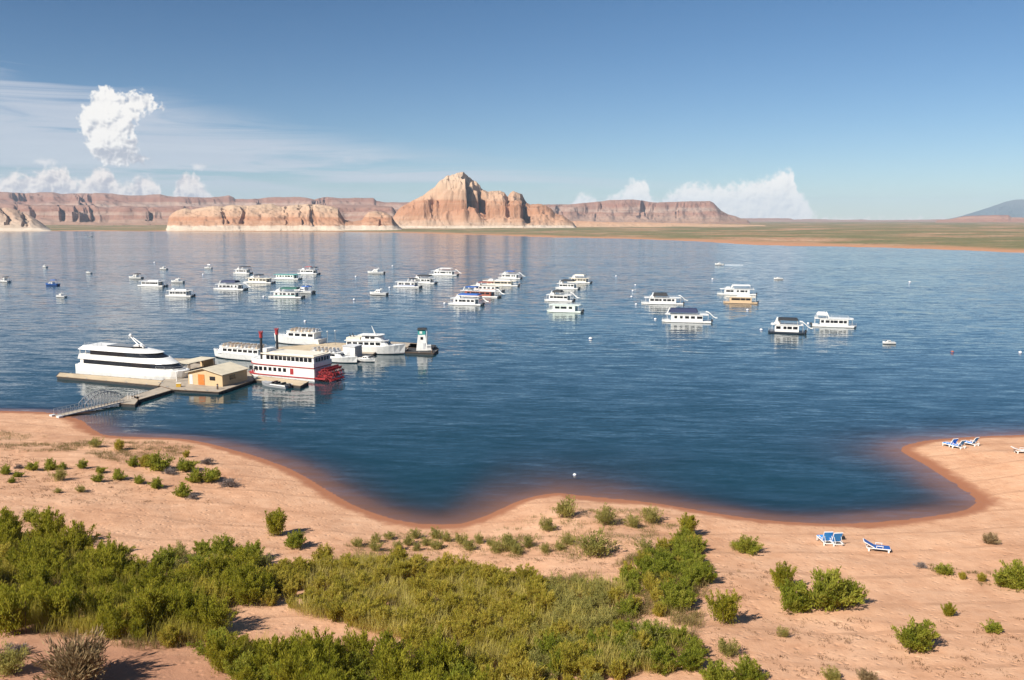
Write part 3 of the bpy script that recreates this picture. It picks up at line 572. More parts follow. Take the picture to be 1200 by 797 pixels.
def houseboat(p, L=14.0, yaw=160, label='', group='houseboats moored on the lake', body=WHITE, hull=WHITE, canopy=None, can=(-.25, .2), canh=1.15, slid=False, band=None, console=True, nwin=5, roof=None, chine=DARKH, seed=0, deck2=False, biminis=()):
    rg = random.Random(seed); e = tag(empty('houseboat', p, R(yaw)), label, 'houseboat', group); B = 4.4; hb = B / 2
    MB().prism([(-L * .5, -hb), (L * .44, -hb), (L * .5, -hb * .6), (L * .5, hb * .6), (L * .44, hb), (-L * .5, hb)], .12, .62, [(-L * .5, -hb), (L * .45, -hb), (L * .51, -hb * .6), (L * .51, hb * .6), (L * .45, hb), (-L * .5, hb)]).build('hull', hull, e)
    for s in (-1, 1): MB().prism([(-L * .48, s * hb * .72 - .5), (L * .40, s * hb * .72 - .5), (L * .47, s * hb * .72), (L * .40, s * hb * .72 + .5), (-L * .48, s * hb * .72 + .5)], -.4, .15).build('pontoon', chine, e)
    c0, c1, cw = -L * .33, L * .30, hb * .93; z1 = 2.85
    cab = MB().prism([(c0, -cw), (c1, -cw), (c1 + .25, -cw * .9), (c1 + .25, cw * .9), (c1, cw), (c0, cw)], .62, z1).build('cabin', body, e)
    xs = [c0 + (c1 - c0) * (i + .6 + rg.uniform(-.12, .12)) / (nwin + .2) for i in range(nwin)]
    wmax = (c1 - c0) / (nwin + .2) * .9; side_windows(cab, xs, cw, 1.98, [min(wmax, rg.choice((.8, 1.15, 1.6, 2.0))) for _ in xs], .92)
    MB().box(c1 + .2, c1 + .275, -cw * .8, -.2, 1.5, 2.55).build('windscreen', GLASS, cab); MB().box(c1 + .2, c1 + .28, .1, 1.0, .7, 2.6).build('door', GLASS, cab)
    MB().box(c0 - .02, c0 + .05, -.9, .9, .7, 2.6).build('door', GLASS, cab)
    if band: MB().box(c0 - .03, c1 + .02, -cw - .02, cw + .02, 1.02, 1.32).build('stripe', band, cab)
    r = MB().prism([(-L * .45, -hb * .98), (L * .40, -hb * .98), (L * .44, -hb * .7), (L * .44, hb * .7), (L * .40, hb * .98), (-L * .45, hb * .98)], z1, z1 + .16)
    rf = r.build('roof', roof or body, e)
    for x in (-L * .44, L * .40):
        for s in (-1, 1): MB().tube((x, s * hb * .9, .6), (x, s * hb * .9, z1), .05, 5).build('roof_post', LGREY, e)
    railing(e, [(L * .30 + .4, -hb * .97), (L * .44, -hb * .97), (L * .5, -hb * .6), (L * .5, hb * .6), (L * .44, hb * .97), (L * .30 + .4, hb * .97)], .62, .85)
    rz = z1 + .16
    railing(rf, [(-L * .43, -hb * .93), (L * .32, -hb * .93), (L * .32, hb * .93), (-L * .43, hb * .93)], rz, .8, close=True, step=1.9)
    if console: MB().prism([(L * .16, -.8), (L * .30, -.8), (L * .30, .8), (L * .16, .8)], rz, rz + .95, [(L * .18, -.7), (L * .26, -.7), (L * .26, .7), (L * .18, .7)]).build('helm_console', WHITE, rf)
    if canopy:
        a, b = can[0] * L, can[1] * L; zc = rz + 2.05
        MB().prism([(a - .1, -hb * .98), (b + .1, -hb * .98), (b + .1, hb * .98), (a - .1, hb * .98)], zc - canh, zc, [(a + .35, -hb * .72), (b - .35, -hb * .72), (b - .35, hb * .72), (a + .35, hb * .72)]).build('awning', canopy, e)
        for x in (a + .1, b - .1):
            for s in (-1, 1): MB().tube((x, s * hb * .9, rz), (x, s * hb * .9, zc - canh + .05), .045, 5).build('awning_post', WHITE, e)
        for s in (-1, 1):
            y = s * hb * 1.01; st2 = MB().prism([(b + .55, y - .05), (b + .85, y - .05), (b + .85, y + .05), (b + .55, y + .05)], rz, zc - .1, [(b - .1, y - .05), (b + .2, y - .05), (b + .2, y + .05), (b - .1, y + .05)]); st2.build('awning_strut', WHITE, e)
    if slid: slide(e, -L * .45, -hb * .45, rz + .25)
    for (a, b, m, h) in biminis:
        MB().prism([(a * L, -1.3), (b * L, -1.3), (b * L, 1.3), (a * L, 1.3)], rz + h, rz + h + .25, [(a * L + .3, -1.0), (b * L - .3, -1.0), (b * L - .3, 1.0), (a * L + .3, 1.0)]).tube((a * L + .3, -1.2, rz), (a * L + .3, -1.2, rz + h), .04, 4).tube((b * L - .3, 1.2, rz), (b * L - .3, 1.2, rz + h), .04, 4).tube((a * L + .3, 1.2, rz), (a * L + .3, 1.2, rz + h), .04, 4).tube((b * L - .3, -1.2, rz), (b * L - .3, -1.2, rz + h), .04, 4).build('sunshade', m, e)
    if deck2: MB().prism([(-L * .30, -1.1), (L * .12, -1.1), (L * .12, 1.1), (-L * .30, 1.1)], rz, rz + .55, [(-L * .28, -.9), (L * .08, -.9), (L * .08, .9), (-L * .28, .9)]).build('deck_locker', LGREY, rf)
    outboards(e, -L * .5, (-.9, .9)); e.scale = (1, 1, .80)
    return e
def cruiser(p, L=7.0, yaw=160, label='', group='small cruisers moored on the lake', body=WHITE, hull=WHITE, top=None, fly=False, name='cabin_cruiser', cat='motorboat', arch=True, boot=DARKH):
    e = tag(empty(name, p, R(yaw)), label, cat, group); B = min(3.6, 0.36 * L + .2); fb = .26 * L ** .62
    hull_mesh(L, B, fb, .8, .4, .45).build('hull', hull, e, smooth=False)
    hull_mesh(L * .985, B * .86, .14, .95, .2, .45, z0=-.3).build('waterline_stripe', boot, e)
    c0, c1, hb = -.14 * L, .30 * L, B * .36; z0, z1 = fb * .98, fb + .16 * L ** .8
    cab = MB().prism(outline(c0, c1, hb, .5), z0, z1, outline(c0 + .02 * L, c1 - .16 * L, hb * .86, .35)).build('cabin', body, e)
    zm = (z0 + z1) / 2 + .06; side_windows(cab, [c0 + .10 * L, c0 + .215 * L], hb * .92, zm, .085 * L, (z1 - z0) * .40, lean=-.03 * L, inset=.06)
    ws = MB().prism([(c1 - .13 * L, -hb * .62), (c1 - .05 * L, -hb * .40), (c1 - .05 * L, hb * .40), (c1 - .13 * L, hb * .62)], z0 + (z1 - z0) * .55, z1 - .02, [(c1 - .185 * L, -hb * .66), (c1 - .145 * L, -hb * .42), (c1 - .145 * L, hb * .42), (c1 - .185 * L, hb * .66)]); ws.build('windscreen', GLASS, cab)
    if fly:
        MB().prism(outline(c0 + .02 * L, c1 - .17 * L, hb * .85, .3), z1, z1 + .09 * L ** .8, outline(c0 + .02 * L, c1 - .2 * L, hb * .92, .3)).build('flybridge', body, e)
        if arch: MB().tube((c0 + .02 * L, -hb * .9, z1), (c0 - .05 * L, -hb * .6, z1 + .2 * L ** .8), .05 * L ** .5, 5).tube((c0 + .02 * L, hb * .9, z1), (c0 - .05 * L, hb * .6, z1 + .2 * L ** .8), .05 * L ** .5, 5).tube((c0 - .05 * L, -hb * .6, z1 + .2 * L ** .8), (c0 - .05 * L, hb * .6, z1 + .2 * L ** .8), .05 * L ** .5, 5).build('radar_arch', WHITE, e)
    if top:
        zt = max(z1, fb + 1.1) + .55
        MB().prism([(-.36 * L, -hb), (.04 * L, -hb), (.04 * L, hb), (-.36 * L, hb)], zt, zt + .3, [(-.32 * L, -hb * .75), (0, -hb * .75), (0, hb * .75), (-.32 * L, hb * .75)]).tube((-.34 * L, -hb, fb), (-.3 * L, -hb, zt), .04, 4).tube((-.34 * L, hb, fb), (-.3 * L, hb, zt), .04, 4).tube((0, -hb, fb), (0, -hb, zt), .04, 4).tube((0, hb, fb), (0, hb, zt), .04, 4).build('canvas_top', top, e)
    railing(e, [(.10 * L, -B * .44), (.33 * L, -B * .33), (.485 * L, 0), (.33 * L, B * .33), (.10 * L, B * .44)], fb * 1.15, .45, STEEL, .02, 1.2, mid=False)
    outboards(e, -L * .49, (0,) if L < 7 else (-.5, .5), min(1.1, .12 * L))
    return e
def boat_px(x0, x1, yb, yaw, B=4.4):
    """Place and length of a boat that spans x0..x1 with its near waterline at yb in the picture."""
    p = G((x0 + x1) / 2, yb); c, s = abs(math.cos(R(yaw))), abs(math.sin(R(yaw))); w = (x1 - x0) / FPX * (p.y * CP + CAM_H * SP)
    L = max(3.0, (w - B * s) / max(c, .2)); p.y += (B / 2) * c + 0.3 * L * s * 0.5; p.x *= p.y / G((x0 + x1) / 2, yb).y
    return p, L
CANDS = []
HB = [  # span in the picture, waterline, heading, what makes this boat itself
    (160, 197, 336, 172, dict(console=False, nwin=8, roof=LGREY, deck2=True), 'long flat white houseboat with a grey roof beside two small cruisers'),
    (194, 228, 348, 168, dict(nwin=6, deck2=True, band=LGREY), 'plain white houseboat without an awning, closest to the dinner yacht'),
    (273, 296, 321, 165, dict(canopy=BLACK, can=(-.4, .1), canh=.4, nwin=4), 'white houseboat with a thin dark awning, hindmost of its cluster'),
    (249, 291, 340, 165, dict(band=NAVY, canopy=NAVY, can=(-.25, .22), slid=True, console=False), 'white houseboat with a navy awning and dark stern porch'),
    (284, 324, 332, 162, dict(body=CREAM, canopy=BLACK, can=(-.1, .1), canh=.5, console=True), 'cream white houseboat moored between a navy awning boat and a teal roofed one'),
    (317, 355, 327.5, 165, dict(body=MINT, roof=TEAL, nwin=6, console=False), 'pale houseboat with a teal roof edge and flat top'),
    (347, 376, 321.5, 165, dict(biminis=[(-.15, .12, REDC, 2.0)], canopy=BLACK, can=(-.4, -.2), canh=.4), 'white houseboat with a red sunshade on its roof'),
    (314, 357, 349.5, 165, dict(band=TEAL, canopy=GREEN, can=(-.38, .12), canh=.7, roof=WHITE), 'white houseboat with a long green awning beside a blue covered boat'),
    (460, 495, 337, 160, dict(console=False, nwin=5, band=BLUE, canopy=BLACK, can=(-.35, -.12), canh=.4), 'long low white houseboat with a small dark stern cover'),
    (480, 513, 332.5, 160, dict(band=GREYP, canopy=BLACK, can=(-.3, .2), canh=.7), 'white houseboat with a black roof awning moored behind a low white one'),
    (502, 538, 323, 165, dict(canopy=WHITE, can=(-.3, .12), canh=.35, slid=True, nwin=6), 'tall white houseboat with a white hard awning, alone behind two others'),
    (524, 568, 358, 164, dict(canopy=BLUE, can=(-.42, .18), canh=.55, slid=True), 'white houseboat with a bright blue awning and a slide'),
    (535, 588, 348.5, 162, dict(body=RUST, hull=WHITE, roof=WHITE, canopy=BLUE, can=(.05, .3), canh=.4, slid=True), 'rust brown houseboat with white roof behind the blue awning boat'),
    (548, 592, 342, 162, dict(band=RUST, roof=CREAM, canopy=RUST, can=(-.2, .2), canh=.35), 'cream and white houseboat with a rust coloured awning in the long row'),
    (562, 609, 335.5, 162, dict(body=CREAM, nwin=7, deck2=True), 'long cream houseboat with many windows in the long row'),
    (583, 612, 327, 162, dict(canopy=BLUE, can=(-.2, .15), canh=.4, slid=True), 'white houseboat with a blue awning and slide, hindmost of the long row'),
    (664, 694, 332, 158, dict(body=CREAM, canopy=CREAM, can=(-.25, .2), canh=.8), 'cream houseboat with a cream awning, hindmost of four moored together'),
    (650, 680, 339, 162, dict(canopy=BLACK, can=(-.3, .25), canh=.8, roof=WHITE), 'white houseboat with a black band under its roof among four moored together'),
    (637, 674, 353.5, 164, dict(canopy=BLACK, can=(-.1, .2), canh=.9, slid=True), 'white houseboat with a short black awning touching the pale mint one'),
    (640, 684, 366.5, 168, dict(body=MINT, hull=MINT, roof=MINT, nwin=3, console=False), 'pale mint houseboat with few windows, front of four moored together'),
    (751, 801, 357, 164, dict(canopy=BLACK, can=(-.12, .22), canh=1.3, slid=True, nwin=6), 'white houseboat with a black awning moored behind the big navy awning one'),
    (775, 834, 378.5, 163, dict(canopy=NAVY, can=(-.22, .36), canh=1.35, slid=True, console=False, nwin=5), 'big white houseboat with a large navy awning and a slide'),
    (840, 886, 346, 165, dict(canopy=WHITE, can=(-.35, .1), canh=.4, nwin=5), 'white houseboat tied behind a tan one'),
    (847, 888, 356, 165, dict(body=TAN, hull=TAN, roof=CREAM, nwin=4, console=False, deck2=True), 'tan houseboat with a cream roof tied before a white one'),
    (899, 944, 391.5, 165, dict(hull=DARKH, canopy=BLACK, can=(-.3, .25), canh=.6, slid=True, nwin=4), 'white and dark houseboat with a black roof awning and navy hull'),
    (951, 1003, 384, -13, dict(canopy=WHITE, can=(-.40, -.18), canh=.9, console=False, nwin=6, chine=LGREY), 'long low white houseboat with its raised shelter at the stern and bare roof'),
]
for i, (x0, x1, yb, yaw, kw, lab) in enumerate(HB):
    yaw += (i * 37 % 13) - 6; p, L = boat_px(x0, x1, yb, yaw); CANDS.append((lab, L)); houseboat(p, L=L, yaw=yaw, label=lab, seed=i, **kw)
CR = [
    (-3, 14, 331, 165, dict(fly=True, top=BLACK, L_min=7), 'white cruiser with a dark stern cut by the picture border'),
    (48, 57, 313.5, 150, dict(fly=True), 'lone white cruiser, small and square, above the blue covered boat'),
    (99, 109, 320.5, 165, dict(fly=False), 'lone low white cruiser between the square one and the dark sterned one'),
    (52, 70, 335, 160, dict(top=BLUE, hull=BLUE, fly=False), 'white and blue boat with a blue canvas top'),
    (64, 79, 349, 165, dict(fly=True), 'white cruiser with a flying bridge moored below the blue boat'),
    (150, 168, 327, 165, dict(top=BLACK, fly=True), 'white cruiser with a dark canvas stern behind the flat grey roofed houseboat'),
    (186, 197, 316, 160, dict(fly=True), 'small white cruiser by itself behind the flat grey roofed houseboat'),
    (200, 216, 331.5, 165, dict(fly=True), 'white cruiser moored directly behind the plain white houseboat'),
    (239, 249, 315, 165, dict(fly=False, top=WHITE), 'small pale yellowish cruiser alone behind the navy awning houseboat'),
    (342, 370, 344, 165, dict(top=BLUE, fly=True), 'white motor yacht with a blue stern cover beside the green awning houseboat'),
    (430, 451, 321, 160, dict(fly=True), 'white cruiser alone, the farther of two with open water around'),
    (432, 455, 346, 165, dict(fly=True), 'white cruiser alone, the nearer of two with open water around'),
    (1034, 1049, 404, 170, dict(fly=False), 'small white runabout alone on open water'),
]
for (x0, x1, yb, yaw, kw, lab) in CR:
    kw = dict(kw); kw.pop('L_min', 0); yaw += (x0 * 7 % 23) - 11; p, L = boat_px(x0, x1, yb, yaw, 2.2 if x1 - x0 < 30 else 3.2); CANDS.append((lab, L)); cruiser(p, L=L, yaw=yaw, label=lab, **kw)
# two boats under way, each with its trail of foam
def wake(p, yaw, length, seed):
    rg = np.random.default_rng(seed); d = Vector((math.cos(R(yaw)), math.sin(R(yaw)), 0)); s = Vector((-d.y, d.x, 0)); mb = MB()
    for _ in range(90):
        t = rg.uniform(0, 1); q = Vector(p) - d * (1.5 + t * length) + s * rg.normal(0, .25 + 1.2 * t); r = rg.uniform(.15, .5)
        mb.prism([(q.x + math.cos(a) * r * (1 + .5 * math.sin(3 * a + t * 9)), q.y + math.sin(a) * r) for a in np.linspace(0, 2 * math.pi, 7)[:-1]], -.03, .06 + .12 * (1 - t), [(q.x + math.cos(a) * r * .4, q.y + math.sin(a) * r * .4) for a in np.linspace(0, 2 * math.pi, 7)[:-1]])
    return tag(mb.build('wake_foam', FOAM), kind='stuff')
p, L = G(106, 277.8), 7.5; cruiser(p, L=9, yaw=10, label='small speedboat under way far out near the opposite shore', group='boats under way'); wake(p, 10, 40, 1)
p = G(843, 310.5); cruiser(p, L=6, yaw=172, label='small white speedboat under way trailing foam behind the houseboats', group='boats under way'); wake(p, 172, 14, 2)
p = G(912, 327.6); cruiser(p, L=4.5, yaw=172, label='tiny white dinghy lying off behind the tan houseboat', group='boats under way')

# ------------------------------------------------------------------ mooring buoys
def buoy(p, d, label, group='white mooring buoys', mat=None):
    e = tag(empty('mooring_buoy', p), label, 'buoy', group); r = d / 2
    MB().lathe([(.02, -.6 * r), (.7 * r, -.45 * r), (r, 0), (r * .96, .25 * r), (.75 * r, .75 * r), (.3 * r, .98 * r), (.05, 1.0 * r)], n=14).build('float', mat or WHITE, e, smooth=True)
    MB().lathe([(.98 * r, .02 * r), (1.03 * r, .06 * r), (1.03 * r, .2 * r), (.97 * r, .24 * r)], n=14).build('band', BLUE, e)
    ring = []
    for i in range(9): a = 2 * math.pi * i / 8; ring.append((.22 * r * math.cos(a), 0, 1.15 * r + .22 * r * math.sin(a)))
    MB().path(ring, .05 * r, 4).build('ring', STEEL, e); return e
for px, py, d, lab in [(692, 397.5, 1.0, 'white buoy alone on open water below the pale mint houseboat'), (892, 387, .9, 'white buoy off the stern of the dark hulled houseboat'), (947, 379.5, .8, 'white buoy between the dark hulled houseboat and the long white yacht'),
        (876, 363.5, .9, 'white buoy right below the tan houseboat'), (1116, 413, .8, 'dull brownish buoy on open water towards the beach point'), (1195.5, 413.5, .8, 'white buoy at the picture border above the beach point'),
        (722, 324, 1.1, 'white buoy alone far behind the row of four houseboats'), (744.5, 334.5, 1.0, 'white buoy, hindmost in a line of four'), (741.5, 341, 1.0, 'white buoy, second in a line of four'), (740, 348, .9, 'white buoy, third in a line of four'), (745.5, 357, .9, 'white buoy, front one of a line of four at a houseboat bow'),
        (768, 374.5, .9, 'white buoy off the bow of the big navy awning houseboat'), (835, 327.5, 1.2, 'white buoy far out behind the tan houseboat'), (417, 324.5, 1.2, 'white buoy beside the farther lone cruiser'), (415, 351.5, 1.0, 'white buoy beside the nearer lone cruiser'), (456.5, 337.5, 1.1, 'white buoy at the bow of the long low houseboat'),
        (521, 356, 1.0, 'white buoy at the bow of the blue awning houseboat'), (309, 348, 1.0, 'white buoy at the bow of the green awning houseboat'), (357.5, 377, .9, 'white buoy behind the docked tour boats'), (181, 308, 1.4, 'white buoy far off near a small lone cruiser'), (238, 322, 1.2, 'white buoy off the navy awning houseboat, far out'), (673.5, 557, .45, 'small white buoy close to the red sand tongue'), (460, 312, 1.2, 'white buoy far out beyond the lone cruisers'), (1066, 331, 1.2, 'white buoy alone far out on empty water')]:
    buoy(G(px, py), d, lab, mat=RUST if 'brownish' in lab else None)

# ------------------------------------------------------------------ marina
DZ = 0.5
def span(a, b, beam, z=0.0):
    """Middle, heading and length of a hull whose near side runs from picture point a to b."""
    A, B_ = G(*a, z), G(*b, z); d = B_ - A; L = d.length; d.normalize(); nrm = Vector((-d.y, d.x, 0))
    if nrm.y < 0: nrm = -nrm
    return (A + B_) / 2 + nrm * beam / 2, math.degrees(math.atan2(d.y, d.x)), L
def dock(label, poly, top=DECK, z=DZ, group='floating docks of the marina', rail=None):
    """A float with boards on it, from its corners in the picture."""
    P_ = [G(px, py, z) for px, py in poly]; c = sum(P_, Vector()) / len(P_); c.z = 0
    pl = [((p - c).x, (p - c).y) for p in P_]
    area = sum(a[0] * b[1] - b[0] * a[1] for a, b in zip(pl, pl[1:] + pl[:1]))
    if area < 0: pl = pl[::-1]
    e = tag(empty('floating_dock', c), label, 'dock', group)
    MB().prism([(x * .985, y * .985) for x, y in pl], -.35, z - .12).build('float', FLOAT, e)
    MB().prism(pl, z - .12, z).build('deck', top, e)
    rub = MB()
    for a, b in zip(pl, pl[1:] + pl[:1]): rub.tube((a[0], a[1], z - .03), (b[0], b[1], z - .03), .07, 5)
    rub.build('edge_rail', WOOD, e)
    cl = 0
    for a, b in zip(pl, pl[1:] + pl[:1]):
        d = math.hypot(b[0] - a[0], b[1] - a[1]); n = int(d / 4.5)
        for i in range(n):
            t = (i + .5) / n; x, y = (a[0] + (b[0] - a[0]) * t) * .97, (a[1] + (b[1] - a[1]) * t) * .97
            if cl < 14: MB().box(x - .18, x + .18, y - .05, y + .05, z + .06, z + .13).box(x - .05, x + .05, y - .05, y + .05, z, z + .07).build('cleat', STEEL, e); cl += 1
    return e
dock('long tan finger dock alongside the dark windowed dinner yacht', [(66, 441), (70, 436.6), (190.5, 446), (186, 452)])
dock('wide grey dock platform carrying the tan hut', [(186.5, 452), (203, 456.5), (256.5, 459.5), (299, 445), (289, 432), (232, 424.5), (207.5, 432), (191, 446)], DECKG)
dock('short dark dock behind the bow of the dinner yacht', [(199, 424.5), (203, 420), (250, 421), (251, 427)], DECKG)
dock('narrow walkway dock joining the hut platform to the gangway landing', [(189, 453), (201.5, 457), (163, 468.5), (154, 464.5)], DECKG)
dock('small square landing at the water end of the gangway', [(139, 469), (149, 463.5), (163, 465), (161, 470), (158, 474), (142, 473)], DECKG)
dock('tan dock in front of the paddle steamer', [(297.5, 445), (303, 440.5), (362, 447), (352, 452.5)], DECK)
dock('tan dock between the tour boats behind the paddle steamer', [(298, 414.5), (304, 408.5), (392, 401.5), (440, 404), (437, 410), (392, 414)], DECK)
dock('brown dock end beside the white storage shed', [(400, 419), (409, 408.5), (443, 411), (430, 420)], DECKG)
dock('narrow brown dock leading to the white fuel tower', [(452, 405), (458, 400.5), (492, 402.5), (489, 408)], DECKG)
dock('dark float carrying the white fuel tower', [(474, 412.5), (481, 402.5), (510, 404.5), (514, 409), (508, 414)], FLOAT)

# gangway: trussed ramp from the landing to the sand
a, b = G(141, 470.5, DZ), ground_at(67, 488.5); b.z += .12; d = b - a; Lg = Vector((d.x, d.y, 0)).length; yaw = math.atan2(d.y, d.x); slope_ = (b.z - a.z) / Lg
e = tag(empty('gangway', (a.x, a.y, a.z), yaw), 'long metal gangway with an arched truss running from the beach to the landing', 'gangway')
zz = lambda x: slope_ * x + .06
MB().prism([(0, -.75), (Lg, -.75), (Lg, .75), (0, .75)], [zz(0) - .12, zz(Lg) - .12, zz(Lg) - .12, zz(0) - .12], [zz(0), zz(Lg), zz(Lg), zz(0)]).build('ramp', DECKG, e)
for s in (-.8, .8):
    t = MB(); n = 12; La = Lg * .62
    arch = lambda x: .95 + 1.35 * math.sin(math.pi * min(1, x / La)) ** .8 if x <= La else .95
    pts = [i * La / n for i in range(n + 1)]
    for x0, x1 in zip(pts[:-1], pts[1:]):
        t.tube((x0, s, zz(x0) + arch(x0)), (x1, s, zz(x1) + arch(x1)), .055, 5); t.tube((x0, s, zz(x0)), (x0, s, zz(x0) + arch(x0)), .035, 4); t.tube((x0, s, zz(x0)), (x1, s, zz(x1) + arch(x1)), .03, 4)
    t.tube((La, s, zz(La)), (La, s, zz(La) + .95), .04, 4); t.tube((0, s, zz(0) - .08), (Lg, s, zz(Lg) - .08), .09, 5)
    t.build('truss_side', GREYP, e)
    h = MB(); k = 6
    for i in range(k + 1):
        x = La + (Lg - La) * i / k; h.tube((x, s, zz(x)), (x, s, zz(x) + .95), .03, 4)
    for hh in (.5, .95): h.tube((La, s, zz(La) + hh), (Lg, s, zz(Lg) + hh), .035, 4)
    h.build('handrail', GREYP, e)
for s in (-1, 1): MB().box(Lg - .2, Lg + .5, s * .9 - .35, s * .9 + .35, zz(Lg) - .9, zz(Lg) + .1).build('footing', LGREY, e)
# white pipe fence on the landing
p = G(150, 468, DZ); q = G(163, 464.8, DZ)
e = tag(empty('guard_fence', (p.x, p.y, DZ)), 'white pipe fence round the gangway landing', 'fence')
MB().path([(0, 0, 1.0), ((q - p).x, (q - p).y, 1.0)], .04, 5).path([(0, 0, .5), ((q - p).x, (q - p).y, .5)], .03, 5).build('rail', WHITE, e)
for i in range(5): w = (q - p) * (i / 4); MB().tube((w.x, w.y, 0), (w.x, w.y, 1.05), .045, 5).build('post', WHITE, e)

# tan hut on the platform
A, B_ = G(221, 450, DZ), G(261, 453.2, DZ); d = B_ - A; W_ = d.length; yaw = math.atan2(d.y, d.x); D_ = 7.0
e = tag(empty('dock_hut', (A + B_) / 2, yaw), 'tan gabled hut with an orange door and pale sheet roof', 'hut')
w2 = W_ / 2; E_, Rg = 2.15, 3.0; xr = -.2
wl_ = MB(); 
wl_.rings([[(-w2, 0, 0), (w2, 0, 0), (w2, 0, E_), (xr, 0, Rg), (-w2, 0, E_)], [(-w2, D_, 0), (w2, D_, 0), (w2, D_, E_), (xr, D_, Rg), (-w2, D_, E_)]])
wall = wl_.build('wall', STUCCO, e)
for s, xe in ((1, w2 + .35), (-1, -w2 - .35)):
    zr, ze = Rg + .06, E_ - .06
    MB().rings([[(xr, -.4, zr), (xe, -.4, ze), (xe, -.4, ze + .1), (xr, -.4, zr + .1)], [(xr, D_ + .3, zr), (xe, D_ + .3, ze), (xe, D_ + .3, ze + .1), (xr, D_ + .3, zr + .1)]]).build('roof_slope', ROOFM, e)
dr = MB().box(-1.55, -.15, -.05, .0, .02, 1.95).build('door', ORANGE, e); MB().box(-.35, -.27, -.09, -.05, .95, 1.05).build('handle', STEEL, dr)
MB().box(1.0, 2.2, -.04, .0, 1.0, 1.7).build('window', GLASS, wall); MB().box(-w2 + .3, -w2 + 1.0, -.04, .0, .05, 1.8).build('side_door', LGREY, wall)
MB().box(w2 - .0, w2 + .04, 2.0, 3.6, .9, 1.7).build('window', GLASS, wall)
c = G(213, 436, DZ); e = tag(empty('lean_to_shelter', c, yaw), 'low tan roofed shelter beside the gabled hut', 'shelter')
MB().prism([(-1.5, -.3), (2.2, -.3), (2.2, 7.5), (-1.5, 7.5)], 1.75, 1.87, [(-1.5, -.3), (2.2, -.3), (2.2, 7.5), (-1.5, 7.5)]).build('roof', ROOFM, e)
for x in (-1.35, 2.05):
    for y in (0, 3.6, 7.2): MB().tube((x, y, 0), (x, y, 1.75), .07, 6).build('post', WOOD, e)
MB().box(-1.3, 2.0, 6.9, 7.0, 0, 1.75).build('back_wall', STUCCO, e)
# platform bits
c = G(207.3, 447, DZ); e = tag(empty('marker_post', c), 'white marker post at the bow of the dinner yacht', 'post'); MB().tube((0, 0, 0), (0, 0, 1.7), .11, 8).build('shaft', WHITE, e); MB().lathe([(.14, 1.7), (.15, 1.76), (.02, 1.92)], n=10).build('cap', WHITE, e)
c = G(209.5, 453.3, DZ); e = tag(empty('dock_box', c, .2), 'yellow locker on the corner of the hut platform', 'locker'); MB().box(-.4, .4, -.3, .3, 0, .62).build('chest', YELLOW, e, bevel=.02); MB().prism([(-.43, -.33), (.43, -.33), (.43, .33), (-.43, .33)], .63, .68, [(-.43, -.2), (.43, -.2), (.43, .33), (-.43, .33)]).build('lid', CREAM, e)
c = G(255, 456.3, DZ); e = tag(empty('mooring_post', c), 'dark timber mooring post on the near corner of the hut platform', 'post'); MB().lathe([(.16, 0), (.16, .9), (.1, .98), (.01, 1.0)], n=9).build('shaft', WOOD, e); MB().lathe([(.175, .6), (.175, .75)], n=9).build('band', STEEL, e)

# dinner yacht
p, yaw, L = span((88, 438.6), (207, 449.5), 6.0); L *= .99; hb = 2.9
e = tag(empty('dinner_yacht', p, R(yaw)), 'big white dinner yacht with two dark window bands and raked mast', 'yacht')
MB().rings([[(x - .35, y * .93, -.4) for x, y in outline(-L * .5, L * .47, hb, .42, 14, .2)], [(x, y, .9) for x, y in outline(-L * .5, L * .485, hb, .42, 14, .2)], [(x, y, 2.0) for x, y in outline(-L * .5, L * .5, hb, .42, 14, .2)], [(x, y * .97, 2.05) for x, y in outline(-L * .495, L * .49, hb, .42, 14, .2)]]).build('hull', WHITE, e)
MB().rings([[(x, y, -.2) for x, y in outline(-L * .502, L * .475, hb * .97, .42, 14, .2)], [(x, y, .12) for x, y in outline(-L * .502, L * .482, hb * 1.004, .42, 14, .2)]]).build('waterline_stripe', DARKH, e)
lvl = lambda z0, x0, x1, h0, z1, x0b, x1b, h1, nm, m, par: MB().prism(outline(x0 * L, x1 * L, h0, .42, 14, .2), z0, z1, outline(x0b * L, x1b * L, h1, .42, 14, .2)).build(nm, m, par)
sal = lvl(2.05, -.47, .45, hb * .96, 2.3, -.47, .45, hb * .96, 'main_saloon', WHITE, e)
lvl(2.3, -.42, .445, hb * .945, 3.15, -.42, .39, hb * .93, 'window_band', GLASS, sal)
up = lvl(3.15, -.475, .40, hb * .97, 4.15, -.455, .315, hb * .99, 'upper_bulwark', WHITE, e)
lvl(4.15, -.35, .305, hb * .90, 5.0, -.35, .235, hb * .86, 'window_band', GLASS, up)
for x in (-.46, -.40):
    for s in (-1, 1): MB().tube((x * L, s * hb * .86, 4.15), (x * L, s * hb * .86, 5.05), .07, 5).build('roof_post', WHITE, up)
for s in (-1, 1): MB().box(-L * .455, -L * .40, s * hb * .9 - .05, s * hb * .9 + .05, 2.0, 3.2).build('side_panel', WHITE, e)
rf = lvl(5.0, -.47, .26, hb * .95, 5.75, -.44, .05, hb * .72, 'roof', WHITE, e)
MB().prism([(-L * .22, -1.5), (L * .04, -1.5), (L * .10, 0), (L * .04, 1.5), (-L * .22, 1.5)], 5.76, 5.95).build('sunroof', GLASS, rf)
MB().prism([(-.02 * L, -.35), (.10 * L, -.35), (.10 * L, .35), (-.02 * L, .35)], 5.76, 6.3, [(.02 * L, -.3), (.075 * L, -.3), (.075 * L, .3), (.02 * L, .3)]).build('mast_base', WHITE, rf)
m = MB()
for s in (-.5, .5): m.tube((.06 * L, s, 6.2), (-.03 * L, s * .25, 7.7), .13, 6, .08)
